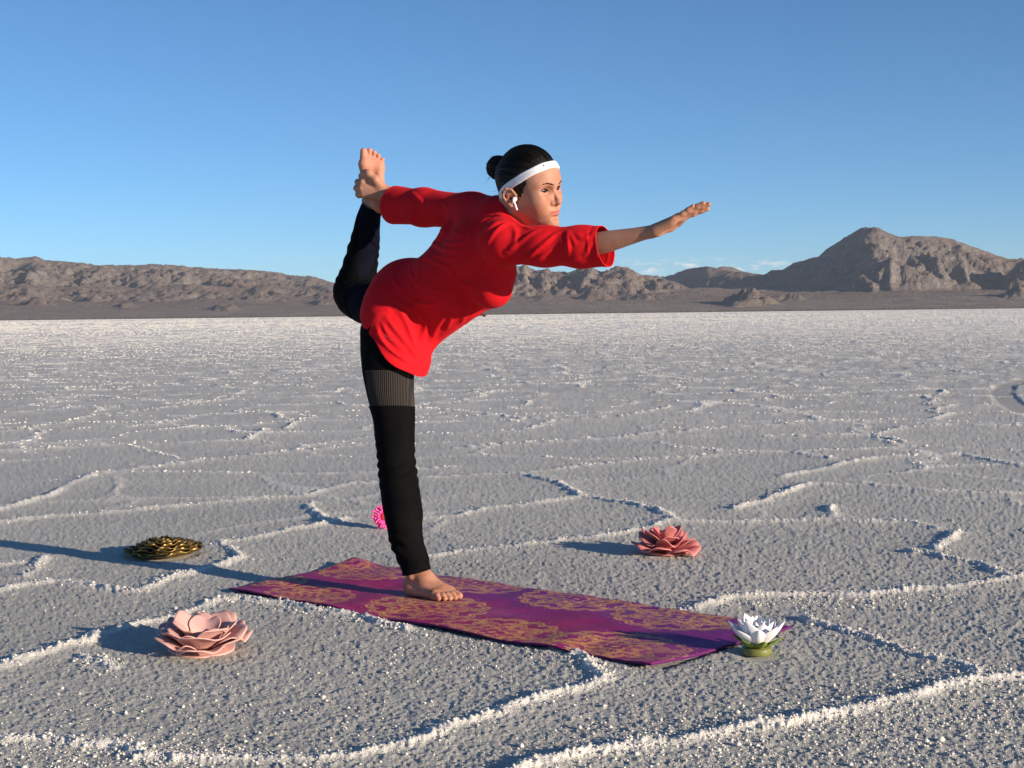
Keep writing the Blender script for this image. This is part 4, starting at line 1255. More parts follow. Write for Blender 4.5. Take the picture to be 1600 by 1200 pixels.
mid = el_ * .62 + np.array([0, 0, .0])
for dy in (-.0075, .0075):
    F.tubes([((.012, dy, 0), .0175), ((-.004, dy, 0), .0185), (el_ * .14 + [0, dy, 0], .0190), (el_ * .34 + [0, dy * .9, 0], .0235), (el_ * .60 + [0, dy * .7, 0], .0300), (el_ * .82 + [0, dy * .6, 0], .0335), (el_ + [0, dy * .4, 0], .0340), (e_l, .0390)], 5, .0006)
V, Q = mesh_field(F, np.minimum(e_l, 0) - .08, (.20, .12, .10), .0021)
Vs = relax(V, Q, 10, .5); k_ = (1 - sstep(-.03, -.004, V[:, 0]))[:, None]; V = V * (1 - k_) + Vs * k_
add_skin(frame_xform(V, WR_R, hx, hz), Q)

# ---- left hand gripping the raised foot, built in place
F = Field()
kn_px = [((573, 276), 5.080), ((567, 285), 5.083), ((565, 294), 5.087), ((568, 303), 5.092)]
for i, ((x, y), Y) in enumerate(kn_px):
    m = P(x, y, Y)
    F.rc(P(602, 299 + 3.0 * i, 5.083), m, .0165, .0125, .014)
    pip = P(x - 8, y + .6 * i - 1, Y + .022); dip = P(x - 7, y + .8 * i, Y + .048); tp = P(x + 5, y + i, Y + .066)
    F.chain([(m, .0118), (pip, .0104), (dip, .0092), (tp, .0078)], .005)
F.chain([(P(600, 297, 5.080), .017), (P(587, 281, 5.066), .0140), (P(576, 271, 5.068), .0112), (P(567, 267, 5.086), .0098)], .012)
F.chain([(P(604, 303, 5.083), .022), (P(616, 308, 5.062), .025), (P(640, 315, 4.99), .033), (P(662, 322, 4.94), .038)], .018)
lo = np.minimum(P(545, 320, 5.08), P(670, 335, 4.88)) - [.02, .12, .06]; hi = np.maximum(P(545, 255, 5.08), P(690, 250, 4.9)) + [.02, .16, .03]
lo[1] = 4.78; hi[1] = 5.14
V, Q = mesh_field(F, lo, hi, .0023)
add_skin(V, Q)
ring = Field(); 
t = NT('dark ring', .3, .5); t.color((.02, .02, .025)); M_RING = t.m

# ---- head -------------------------------------------------------------------------------------------------
HEAD_O = P(829, 299, 4.50)
yaw, pit, rol = math.radians(-39), math.radians(6), math.radians(10)
fx = vec(math.cos(yaw), math.sin(yaw), 0); fy = vec(-math.sin(yaw), math.cos(yaw), 0); fz = vec(0, 0, 1)
hx_ = fx * math.cos(pit) - fz * math.sin(pit); hz0 = fx * math.sin(pit) + fz * math.cos(pit)
hy_ = fy * math.cos(rol) + hz0 * math.sin(rol); hz_ = hz0 * math.cos(rol) - fy * math.sin(rol)
HR = np.stack([hx_, hy_, hz_])
EYE0 = vec(.0850, -.0305, .0175)                       # where the near pupil sits in head space
_tgt = P(852.5, 298.5, 4.44); HEAD_O = _tgt - EYE0 @ HR
h2w = lambda V: np.asarray(V) @ HR + HEAD_O
w2h = lambda p: HR @ (np.asarray(p) - HEAD_O)
NECK_B = w2h(P(778, 345, 4.60))
HM = Matrix(((hx_[0], hy_[0], hz_[0], HEAD_O[0]), (hx_[1], hy_[1], hz_[1], HEAD_O[1]), (hx_[2], hy_[2], hz_[2], HEAD_O[2]), (0, 0, 0, 1)))
EYE = [vec(.0712, s * .0318, .0175) for s in (-1, 1)]
H = Field()
H.ell((-.002, 0, .046), (.094, .0735, .083), k=.01)
H.ell((.040, 0, .000), (.050, .060, .082), k=.03)
H.ell((.052, 0, .050), (.042, .056, .050), k=.03)                             # forehead
for s in (-1, 1):
    H.rc((.008, s * .047, -.040), (.075, s * .007, -.0855), .016, .0118, .034)   # jaw
    H.ell((.060, s * .0375, -.014), (.027, .0205, .026), k=.028)                  # cheekbone
    H.rc((.0885, s * .010, .036), (.0715, s * .042, .036), .0066, .0068, .018)    # brow ridge
    H.ell((.065, s * .027, -.040), (.020, .017, .024), k=.02)
H.ell((.0775, 0, -.048), (.0205, .0245, .024), k=.020)                           # muzzle
H.sph((.0840, 0, -.0880), .0132, .020)                                           # chin
H.rc((.005, 0, -.075), (.070, 0, -.082), .018, .012, .03)                        # under the jaw
H.rc((-.020, 0, -.010), NECK_B, .052, .054, .03)
H.rc((.005, .0, -.055), NECK_B + [.030, 0, 0], .040, .045, .03)
for s in (-1, 1):
    H.rc((-.012, s * .052, -.035), NECK_B + [.035, s * .012, -.01], .014, .012, .02)   # neck muscle
# sockets, eyes, lids
for s, e in zip((-1, 1), EYE):
    H.ell((.094, s * .0300, .0175), (.0155, .0165, .0105), k=.016, op=-1)
    H.sph(e, .0146, .005)
# nose
H.rc((.0895, 0, .022), (.1085, 0, -.012), .0052, .0070, .008)
H.sph((.1105, 0, -.0180), .0086, .007)
for s in (-1, 1):
    H.sph((.0945, s * .0120, -.0218), .0064, .006)
    H.rc((.089, s * .008, .0), (.0925, s * .0105, -.018), .0058, .0070, .010); H.rc((.0960, s * .0105, -.0212), (.105, s * .003, -.0190), .0050, .0066, .006)
H.rc((.1020, 0, -.026), (.0960, 0, -.034), .0040, .0050, .006)
for s in (-1, 1): H.ell((.1010, s * .0062, -.0288), (.0045, .0028, .0035), k=.002, op=-1)
# lips
H.chain([((.0827, -.0262, -.0468), .0022), ((.0937, -.011, -.0466), .0046), ((.0967, 0, -.0474), .0044), ((.0937, .011, -.0466), .0046), ((.0827, .0262, -.0468), .0022)], .004)
H.chain([((.0834, -.0240, -.0492), .0026), ((.0924, -.011, -.0560), .0056), ((.0942, 0, -.0572), .0060), ((.0924, .011, -.0560), .0056), ((.0834, .0240, -.0492), .0026)], .004)
H.chain([((.0892, -.0195, -.0496), .0006), ((.0982, -.011, -.0512), .0012), ((.1010, 0, -.0518), .0012), ((.0982, .011, -.0512), .0012), ((.0892, .0195, -.0496), .0006)], .002, op=-1)
H.ell((.100, 0, -.0665), (.012, .013, .0055), k=.010, op=-1)
# eye openings: an almond cut through the lids so the eyeballs show
for s, e in zip((-1, 1), EYE):
    def almond(p, s=s, e=e):
        yy = (p[:, 1] - e[1]) * s; zz = p[:, 2] - e[2] - .10 * yy                 # outer corner a little higher
        w = .0165
        top = .0068 * np.clip(1 - np.abs(yy / w) ** 2.0, -1, 1); bot = -.0046 * np.clip(1 - np.abs(yy / w) ** 2.2, -1, 1)
        d = np.maximum(zz - top, bot - zz)
        d = np.maximum(d, e[0] + .004 - p[:, 0])
        return np.maximum(d, np.abs(yy) - w)
    H.fn(almond, lambda q, e=e: float(np.linalg.norm(q - e)) - .024, k=.0012)
# ears
for s in (-1, 1):
    eo = vec(-.002, s * .0715, -.004)
    ex, ey = vec(.94, s * -.26, -.10), None
    exu = unit(vec(.92, -s * .36, -.14)); ezu = unit(vec(.12, s * .20, .97)); 
    E = lambda a, b, c=0.0: eo + exu * a + ezu * b + vec(-.25, s * .95, 0) * c
    H.chain([(E(.010, -.004, .003), .0030), (E(.008, .014, .006), .0032), (E(-.002, .029, .009), .0034), (E(-.016, .030, .012), .0036), (E(-.025, .018, .014), .0036), (E(-.026, .002, .013), .0034), (E(-.020, -.014, .009), .0036), (E(-.010, -.025, .005), .0050), (E(-.001, -.026, .002), .0050), (E(.004, -.018, .001), .0040)], .003)
    H.chain([(E(-.002, .018, .006), .0028), (E(-.015, .012, .009), .0030), (E(-.015, -.006, .008), .0030), (E(-.006, -.014, .004), .0034)], .004)
    H.ell(E(-.010, .004, .0055), (.0150, .0250, .0034), np.stack([exu, ezu, unit(np.cross(exu, ezu))]), k=.004)
    H.rc(E(.006, -.002, .004), E(.006, -.008, .004), .0042, .0036, .003)             # tragus
    H.ell(E(-.006, -.004, .0095), (.0095, .0105, .0052), np.stack([exu, ezu, unit(np.cross(exu, ezu))]), k=.003, op=-1)               # concha
V, Q = mesh_field(H, (-.13, -.10, -.20), (.125, .10, .14), .00175)
ti = np.zeros((len(V), 3)); tm = np.zeros(len(V))
# lips, lid line, a little colour on the cheeks
lip_h = .0098 * np.clip(1 - (np.abs(V[:, 1]) / .0255) ** 1.8, 0, 1)
lip = (V[:, 0] > .078) & (np.abs(V[:, 2] - (-.0522) - 6.5 * V[:, 1] ** 2) < lip_h)
ti[lip] = (.42, .11, .095); tm[lip] = .85
for s, e in zip((-1, 1), EYE):
    yy = (V[:, 1] - e[1]) * s; zz = V[:, 2] - e[2] - .10 * yy
    top = .0068 * np.clip(1 - np.abs(yy / .0165) ** 2.0, -1, 1)
    m = (np.abs(zz - top - .0004) < .0016) & (np.abs(yy) < .0175) & (V[:, 0] > .06)
    ti[m] = (.05, .025, .018); tm[m] = .85
d = np.minimum(np.linalg.norm((V - [.07, .045, -.022]) / [.04, .024, .022], axis=1), np.linalg.norm((V - [.07, -.045, -.022]) / [.04, .024, .022], axis=1))
ck_ = (1 - sstep(.3, 1.0, d)) * .35 * (tm < .1); m = ck_ > 0
ti[m] = (.50, .18, .12); tm[m] = ck_[m]
add_skin(h2w(V), Q, ti, tm)

# ---- trunk and upper legs under the clothes, so the figure is one body
F = Field()
PEL, CHE = P(640, 490, 4.86), P(752, 398, 4.63)
F.rc(PEL, CHE, .085, .090, .05)
F.rc(CHE, P(775, 335, 4.60), .075, .05, .04)
F.rc(SH_R, SH_L, .045, .045, .04)
F.rc(SH_R, EL_R, .042, .038, .03); F.rc(SH_L, EL_L, .042, .037, .03)
HIP_R, KNEE_R = P(608, 520, 4.78), P(620, 720, 4.755)
HIP_L, KNEE_L = P(652, 510, 4.92), P(553, 459, 5.215)
F.rc(HIP_R, KNEE_R, .070, .045, .05); F.rc(KNEE_R, P(645, 868, 4.71), .045, .032, .03)
F.rc(HIP_L, KNEE_L, .070, .048, .05); F.rc(KNEE_L, P(573, 355, 5.165), .048, .034, .03)
F.rc(PEL, HIP_R, .08, .075, .05); F.rc(PEL, HIP_L, .08, .075, .05)
V, Q = mesh_field(F, (-.72, 4.24, .16), (.32, 5.36, 1.40), .009)
add_skin(V, Q)
V, Fs = merge([(b[0], b[1]) for b in body])
me = mk_mesh('body', V, Fs)
vattr(me, 'tint', np.concatenate([b[2] for b in body])); vattr(me, 'tint_mask', np.concatenate([b[3] for b in body]))
child('body', me, M_SKIN)

# ---- eyes, brows, lashes
for s, e in zip((-1, 1), EYE):
    bm = bmesh.new(); bmesh.ops.create_uvsphere(bm, u_segments=28, v_segments=20, radius=.0133)
    for f_ in bm.faces: f_.smooth = True
    em = bpy.data.meshes.new('eye'); bm.to_mesh(em); bm.free()
    o = child('eye', em, M_EYEBALL); o.matrix_parent_inverse = Matrix()
    o.matrix_basis = Matrix.Translation(person.location).inverted() @ HM @ Matrix.Translation(e) @ Matrix.Rotation(math.radians(-3 if s < 0 else -6), 4, 'Z')
def on_head(pts, out=.0):
    """project head-local points (y, z) onto the face along -x"""
    return pts
head_bvh = BVHTree.FromPolygons([tuple(v) for v in (np.asarray(body[4][0]) - HEAD_O) @ HR.T], body[4][1].tolist())
def face_pt(y, z, off=0.0, x0=.16):
    h = head_bvh.ray_cast(Vector((x0, y, z)), Vector((-1, 0, 0)))
    return np.array(h[0]) + [off, 0, 0]
for s in (-1, 1):
    F = Field()
    pts = [(s * .0125, .0345, .0016), (s * .021, .0378, .0022), (s * .033, .0412, .0021), (s * .044, .0400, .0015), (s * .0535, .0345, .0007)]
    F.chain([(face_pt(y, z, -.0006), r) for y, z, r in pts], .002)
    V, Q = mesh_field(F, (.03, min(s * .008, s * .058) - .004, .025), (.12, max(s * .008, s * .058) + .004, .050), .0008)
    child('eyebrow', mk_mesh('eyebrow', h2w(V), Q), M_BROW)
    F = Field(); e = EYE[0 if s < 0 else 1]
    pts = []
    for q in np.linspace(-.0150, .0185, 10):
        top = .0068 * (1 - abs(q / .0185) ** 2)
        dx = math.sqrt(max(.0152 ** 2 - min(q * q, .00018) * .9 - top * top, 1e-8))
        pts.append((vec(e[0] + dx + .0004, e[1] + s * q, e[2] + top + .10 * q + .0006), .0010 if abs(q) < .014 else .0008))
    F.chain(pts, .001)
    V, Q = mesh_field(F, e - .02, e + .02, .0007)
    child('eyelash', mk_mesh('eyelash', h2w(V), Q), M_BROW)

# ---- hair, bun, headband, earbud
bn = unit(vec(-.50, 0, .866))
def bplane(p): return (p[:, 0] - .096) * bn[0] + (p[:, 2] - .099) * bn[2]
def hair_plane(p): return (p[:, 0] - .088) * .78 - (p[:, 2] - .082) * .625
F = Field()
F.ell((-.008, 0, .052), (.1015, .0805, .0985), k=.01)
F.ell((-.070, 0, .055), (.040, .05, .045), k=.03)
F.rc((-.055, 0, -.01), (-.042, 0, -.085), .047, .043, .03)
def hcut(p):
    n = .006 * gnoise(p[:, 2] * 60 + p[:, 1] * 25, p[:, 0] * 40, 71)
    temple = .014 * np.exp(-((np.abs(p[:, 1]) - .064) / .018) ** 2) * np.exp(-((p[:, 2] - .030) / .030) ** 2)
    return np.maximum(np.maximum(-(hair_plane(p) - .004 - temple), bplane(p) - .002), -(p[:, 0] + .034))
F.fn(hcut, k=.002)
F.fn(lambda p: p[:, 2] + .094, k=.01)
for s in (-1, 1): F.ell((-.008, s * .083, -.006), (.026, .022, .034), k=.006, op=-1)
V, Q = mesh_field(F, (-.13, -.10, -.10), (.11, .10, .16), .0022)
N = vnormals(V, Q)
flow = np.arctan2(V[:, 1], V[:, 2] - .05); 
wside = sstep(.02, .05, np.abs(V[:, 1])) * (V[:, 2] < .06)
V = V + N * (.0026 * (1 - .6 * wside)[:] * gnoise(flow * 14, V[:, 0] * 6, 81) + .0016 * gnoise(flow * 36, V[:, 0] * 9, 82))[:, None]
child('hair', mk_mesh('hair', h2w(V), Q), M_HAIR)
BUN = vec(-.124, 0, .078)
F = Field(); F.ell(BUN, (.034, .037, .036), k=.01); F.rc(BUN + [.03, 0, 0], BUN + [.045, 0, -.006], .022, .028, .012)
V, Q = mesh_field(F, BUN - .06, BUN + .09, .002)
q = V - BUN; N = vnormals(V, Q)
sw = np.arctan2(q[:, 2], q[:, 1]) + np.linalg.norm(q[:, 1:], axis=1) * 70
V = V + N * (.0022 * np.sin(sw * 5 + 9 * gn3(V, 30, 84)) + .0016 * gnoise(sw * 9, q[:, 0] * 60, 83))[:, None]
child('hair_bun', mk_mesh('hair_bun', h2w(V), Q), M_HAIR)
def tube(pts, rad, n=5):
    pts = np.asarray(pts, float); m = len(pts); rad = np.broadcast_to(rad, m)
    tg = np.gradient(pts, axis=0); tg /= np.linalg.norm(tg, axis=1, keepdims=True)
    u = np.cross(tg, [.3, .9, .31]); u /= np.linalg.norm(u, axis=1, keepdims=True); w = np.cross(tg, u)
    a = np.linspace(0, 2 * np.pi, n, endpoint=False)
    V = (pts[:, None] + rad[:, None, None] * (np.cos(a)[None, :, None] * u[:, None] + np.sin(a)[None, :, None] * w[:, None])).reshape(-1, 3)
    i = np.arange(m - 1)[:, None] * n; j = np.arange(n)[None]; k = (j + 1) % n
    return V, np.stack([i + j, i + k, i + n + k, i + n + j], -1).reshape(-1, 4)
parts = []
r5 = random.Random(9)
for k in range(70):
    th = r5.uniform(-1.2, 1.2)
    if k < 34:
        a = vec(-.088 + r5.uniform(-.01, .01), .055 * math.sin(th), r5.uniform(-.04, .02)); d = vec(-1, .3 * math.sin(th), r5.uniform(-.5, .5)); L = r5.uniform(.010, .032)
    elif k < 52:
        a = BUN + vec(-.02 * math.cos(th), .028 * math.sin(th * 2), .026 * math.cos(th * 3)); d = unit(a - BUN) + vec(0, 0, .3); L = r5.uniform(.008, .018)
    else:
        a = vec(-.055 + r5.uniform(-.02, .02), -.060 + r5.uniform(-.006, .004), -.045 + r5.uniform(-.02, .02)); d = vec(-.6, -.5, -.6); L = r5.uniform(.008, .02)
    d = unit(d); b = vec(r5.uniform(-.4, .4), r5.uniform(-.4, .4), r5.uniform(-.7, .2)) * L
    s = np.linspace(0, 1, 6)[:, None]
    parts.append(tube(h2w(a + d * L * s + b * s * s), np.linspace(.0006, .00015, 6), 3))
V, F_ = merge(parts)
child('loose_hair', mk_mesh('loose_hair', V, F_), M_HAIR)

F = Field()
F.ell((-.008, 0, .052), (.1050, .0838, .1020), k=.01)
F.ell((.052, 0, .050), (.0455, .0600, .0535), k=.03)
F.ell((-.070, 0, .055), (.043, .053, .048), k=.03)
F.rc((-.055, 0, -.01), (-.045, 0, -.055), .0475, .041, .03)
F.fn(lambda p: -(np.abs(bplane(p)) - .0118 - .0008 * gnoise(p[:, 1] * 30, p[:, 0] * 30, 5)), k=.002)
V, Q = mesh_field(F, (-.13, -.10, -.10), (.12, .10, .16), .0021)
bq = bplane(V); V = V - vnormals(V, Q) * (.0011 * np.exp(-((bq - .0030) / .0011) ** 2) + .0007 * np.exp(-((np.abs(bq) - .0098) / .0010) ** 2))[:, None]
band = child('headband', mk_mesh('headband', h2w(V), Q), M_BAND)
# combed strands lying over the scalp towards the bun
parts = []
r6 = random.Random(4)
hc = vec(-.008, 0, .052); hr = vec(.1022, .0812, .0992)
bd = unit((BUN - hc) / hr)
for k in range(900):
    th = r6.uniform(-1, 1) * 3.1; el = r6.uniform(-.5, 1.1)
    a = unit(vec(math.cos(th) * math.cos(el), math.sin(th) * math.cos(el), math.sin(el)))
    pa = hc + a * hr
    if bplane(pa[None])[0] < .012: continue
    om = math.acos(max(-1, min(1, a @ bd)))
    if om < .3: continue
    tt = np.linspace(0, r6.uniform(.55, .93), 12)
    dirs = (np.sin((1 - tt) * om)[:, None] * a + np.sin(tt * om)[:, None] * bd) / math.sin(om)
    off = 1 + r6.uniform(.0, .012) + .010 * np.sin(tt * math.pi) * r6.uniform(0, 1) ** 3
    parts.append(tube(h2w(hc + dirs * hr * off[:, None] if isinstance(off, np.ndarray) else hc + dirs * hr * off), .0008, 3))
Vs_, F_ = merge(parts)
child('hair_strands', mk_mesh('hair_strands', Vs_, F_), M_HAIR)
# small printed mark on the band, right of its front
bb = BVHTree.FromPolygons([tuple(v) for v in V], Q.tolist())
def band_at(th, hgt):
    """point on the outside of the band at azimuth th, hgt across"""
    d = vec(math.cos(th), math.sin(th), 0)
    zc = .099 - (d[0] * .095 - .096) * bn[0] / bn[2] + hgt
    h = bb.ray_cast(Vector((d[0] * .2, d[1] * .2, zc)), Vector((-d[0], -d[1], 0)))
    return np.array(h[0]) + d * .0006 if h[0] is not None else vec(d[0] * .1, d[1] * .1, zc)
th0 = math.radians(-22)
parts = []
ringpts = [band_at(th0 + .030 * math.cos(a), .0030 * math.sin(a)) for a in np.linspace(0, 6.283, 13)]
parts.append(tube(h2w(ringpts), .0005, 4))
parts.append(tube(h2w([band_at(th0 - .018 + .012 * k, .0022 - .0044 * (k % 2)) for k in range(4)]), .0005, 4))
V, F_ = merge(parts)
o = obj('band_mark', mk_mesh('band_mark', V, F_), M_PRINT, band); o.matrix_parent_inverse = Matrix.Translation(person.location).inverted() if False else band.matrix_basis.inverted()
o.matrix_parent_inverse = Matrix()

F = Field()
eb = vec(.001, -.0765, -.005)
F.sph(eb, .0072, .003); F.rc(eb + [.001, -.004, -.001], eb + [.002, -.009, -.006], .0045, .0035, .004)
F.rc(eb + [.002, -.008, -.003], eb + [.0135, -.0085, -.0300], .0031, .0030, .003)
V, Q = mesh_field(F, eb - .05, eb + .03, .0009)
child('earbud', mk_mesh('earbud', h2w(V), Q), M_WHITE)

# ---- leggings and leg warmers -----------------------------------------------------------------------------
def leg_mesh(chain, lo, hi, step=.0042, k=.05):
    F = Field(); F.tubes(chain)
    return mesh_field(F, lo, hi, step)
R_CH = [(P(653, 908, 4.652), .0405), (P(648, 878, 4.668), .0425), (P(636, 846, 4.690), .0480), (P(630, 800, 4.715), .0590), (P(624, 760, 4.738), .0605), (P(619, 715, 4.757), .0590), (P(615, 650, 4.765), .0670), (P(608, 600, 4.772), .0790), (P(605, 560, 4.778), .0860), (P(606, 520, 4.785), .0900)]
V, Q = leg_mesh(R_CH, (-.62, 4.44, .02), (-.16, 4.94, .96))
N = vnormals(V, Q)
ang = np.arctan2(V[:, 1] - 4.67, V[:, 0] + .375)
zz = V[:, 2]
# gathers round the shin, creases at the back of the knee
w_low = (1 - sstep(.17, .30, zz)) * sstep(.04, .08, zz)
disp = w_low * (.0022 + .0046 * np.sin(zz * 150 + 2.6 * np.sin(ang * 1.0 + .6) + 5 * gn3(V, 9, 91)) * np.clip(.5 + 1.2 * gn3(V, 7, 98), 0, 1) + .002 * gn3(V, 26, 92))
w_kn = np.exp(-((zz - .42) / .06) ** 2)
disp += w_kn * .0030 * np.sin(zz * 190 - ang * 3.0 + 3 * gn3(V, 8, 93)) + .0016 * gn3(V, 14, 94)
V = V + N * disp[:, None]
a0 = P(652, 895, 4.655)
nh = unit(vec(-.20, .02, 1.0))
g = (V - a0) @ nh + .004 * np.sin(ang * 2)                       # ankle hem
kz = P(612, 634, 4.77)[2]
A6 = np.concatenate([V, vnormals(V, Q)], 1)
lowV, lowF = clip_mesh(A6, Q, np.minimum(g, -(zz - kz - .006 * np.cos(ang + 1.9))))
upV, upF = clip_mesh(A6, Q, zz - kz - .006 * np.cos(ang + 1.9) + .012)
cuff = 1 - sstep(0, .014, kz - lowV[:, 2]); cuffl = np.exp(-(((lowV[:, :3] - a0) @ nh - .003) / .004) ** 2)
child('leg_warmer', mk_mesh('leg_warmer', *shell(lowV, lowF, .003, .0030 + .0012 * cuff + .0015 * cuffl)), M_BLACK)
# grey ribbed front and side panel of the thigh, black legging behind it
vc = unit(vec(.40, -.90, 0))
def panel(Vv):
    c = P(610, 600, 4.775) ; az_ = np.arctan2(Vv[:, 1] - c[1], Vv[:, 0] - c[0])
    d0 = np.arctan2(np.sin(az_ - math.radians(-62)), np.cos(az_ - math.radians(-62)))
    return math.radians(84) - np.abs(d0)
gp = np.minimum(panel(upV), -(upV[:, 2] - P(610, 578, 4.7)[2]))
pV, pF = clip_mesh(upV, upF, gp)
child('leggings', mk_mesh('leggings', *shell(upV, upF, .002)), M_BLACK)
child('thigh_panel', mk_mesh('thigh_panel', *shell(pV, pF, .002, .0022)), M_GREY)
L_CH = [(P(584, 316, 5.14), .0365), (P(579, 332, 5.15), .0385), (P(574, 350, 5.165), .0430), (P(569, 385, 5.185), .0520), (P(561, 424, 5.20), .0610), (P(552, 459, 5.215), .0690), (P(590, 480, 5.09), .0790), (P(640, 505, 4.94), .0880)]
V, Q = leg_mesh(L_CH, (-.74, 4.80, .66), (-.24, 5.36, 1.40))
N = vnormals(V, Q); zz = V[:, 2]
w_ = sstep(1.0, 1.06, zz)
V = V + N * (w_ * .0024 * np.sin(zz * 150 + V[:, 0] * 60 + 5 * gn3(V, 8, 95)) * np.clip(.4 + 1.4 * gn3(V, 9, 99), 0, 1) + .0018 * gn3(V, 16, 96))[:, None]
hp = P(582, 323, 5.14); hn_ = unit(P(569, 385, 5.185) - hp)
sV, sF = clip_mesh(np.concatenate([V, vnormals(V, Q)], 1), Q, (V - hp) @ hn_ - .002 * gn3(V, 20, 97))
split = P(570, 440, 5.2)
gs = (sV[:, 1] - 5.165 * .984)  * -1 + (sV[:, 0] - split[0]) * .5 - .02
wV, wF = clip_mesh(sV, sF, -gs)
tV, tF = clip_mesh(sV, sF, gs + .01)
child('leg_warmer', mk_mesh('leg_warmer', *shell(wV, wF, .003, .002)), M_BLACK)
child('leggings', mk_mesh('leggings', *shell(tV, tF, .002)), M_NAVY)

# ---- red tunic ---------------------------------------------------------------------------------------------
T = Field()
S = lambda x, y, Y: P(x, y, Y)
T.rc(S(616, 488, 4.81), S(644, 478, 4.93), .108, .108, .05)                    # hips
T.sph(S(636, 462, 4.875), .116, .06)                                             # seat
T.rc(S(640, 470, 4.87), S(702, 440, 4.74), .108, .104, .06)                     # waist
T.rc(S(702, 440, 4.74), S(750, 400, 4.63), .104, .112, .06)                     # ribs
T.rc(S(670, 492, 4.80), S(716, 462, 4.70), .083, .074, .06)                     # hanging belly of cloth
T.rc(S(768, 448, 4.585), S(775, 430, 4.58), .068, .060, .05)                    # bust
T.rc(S(766, 448, 4.70), S(775, 430, 4.70), .068, .060, .05)
T.rc(S(745, 352, 4.70), S(783, 383, 4.50), .072, .064, .05)                     # shoulder girdle
T.rc(S(738, 334, 4.755), S(778, 332, 4.615), .060, .050, .05)
T.rc(S(789, 374, 4.49), S(784, 350, 4.58), .056, .050, .05)
T.rc(S(792, 381, 4.46), S(850, 386, 4.41), .060, .057, .04)                     # right sleeve
T.rc(S(850, 384, 4.41), S(908, 386, 4.365), .058, .0575, .03)
T.rc(S(908, 386, 4.365), S(985, 383, 4.305), .0585, .064, .03)
T.rc(S(738, 332, 4.76), S(662, 324, 4.935), .058, .060, .05)                    # left sleeve
T.rc(S(662, 324, 4.935), S(575, 318, 5.155), .060, .070, .03)
T.rc(S(614, 515, 4.79), S(615, 590, 4.765), .103, .100, .04)                    # flap over the thigh
T.rc(S(640, 520, 4.80), S(645, 560, 4.765), .066, .055, .05)
T.rc(S(662, 516, 4.80), S(724, 470, 4.70), .052, .046, .05)
T.rc(S(703, 366, 4.72), S(701, 384, 4.76), .036, .046, .03); T.rc(S(697, 388, 4.76), S(684, 402, 4.80), .036, .040, .03)
# opening for the neck
nb, nt = h2w(NECK_B + vec(.008, 0, .0)), h2w(vec(-.004, 0, -.04))
ndir = unit(nt - nb)
T.rc(nb, nb + ndir * .046, .064, .060, .04)
T.rc(nb + ndir * .020 + hx_ * .006, nb + ndir * .22 + hx_ * .016, .0560, .0600, .008, op=-1)
V, Q = mesh_field(T, (-.72, 4.14, .58), (.44, 5.30, 1.42), .0040)
N = vnormals(V, Q)
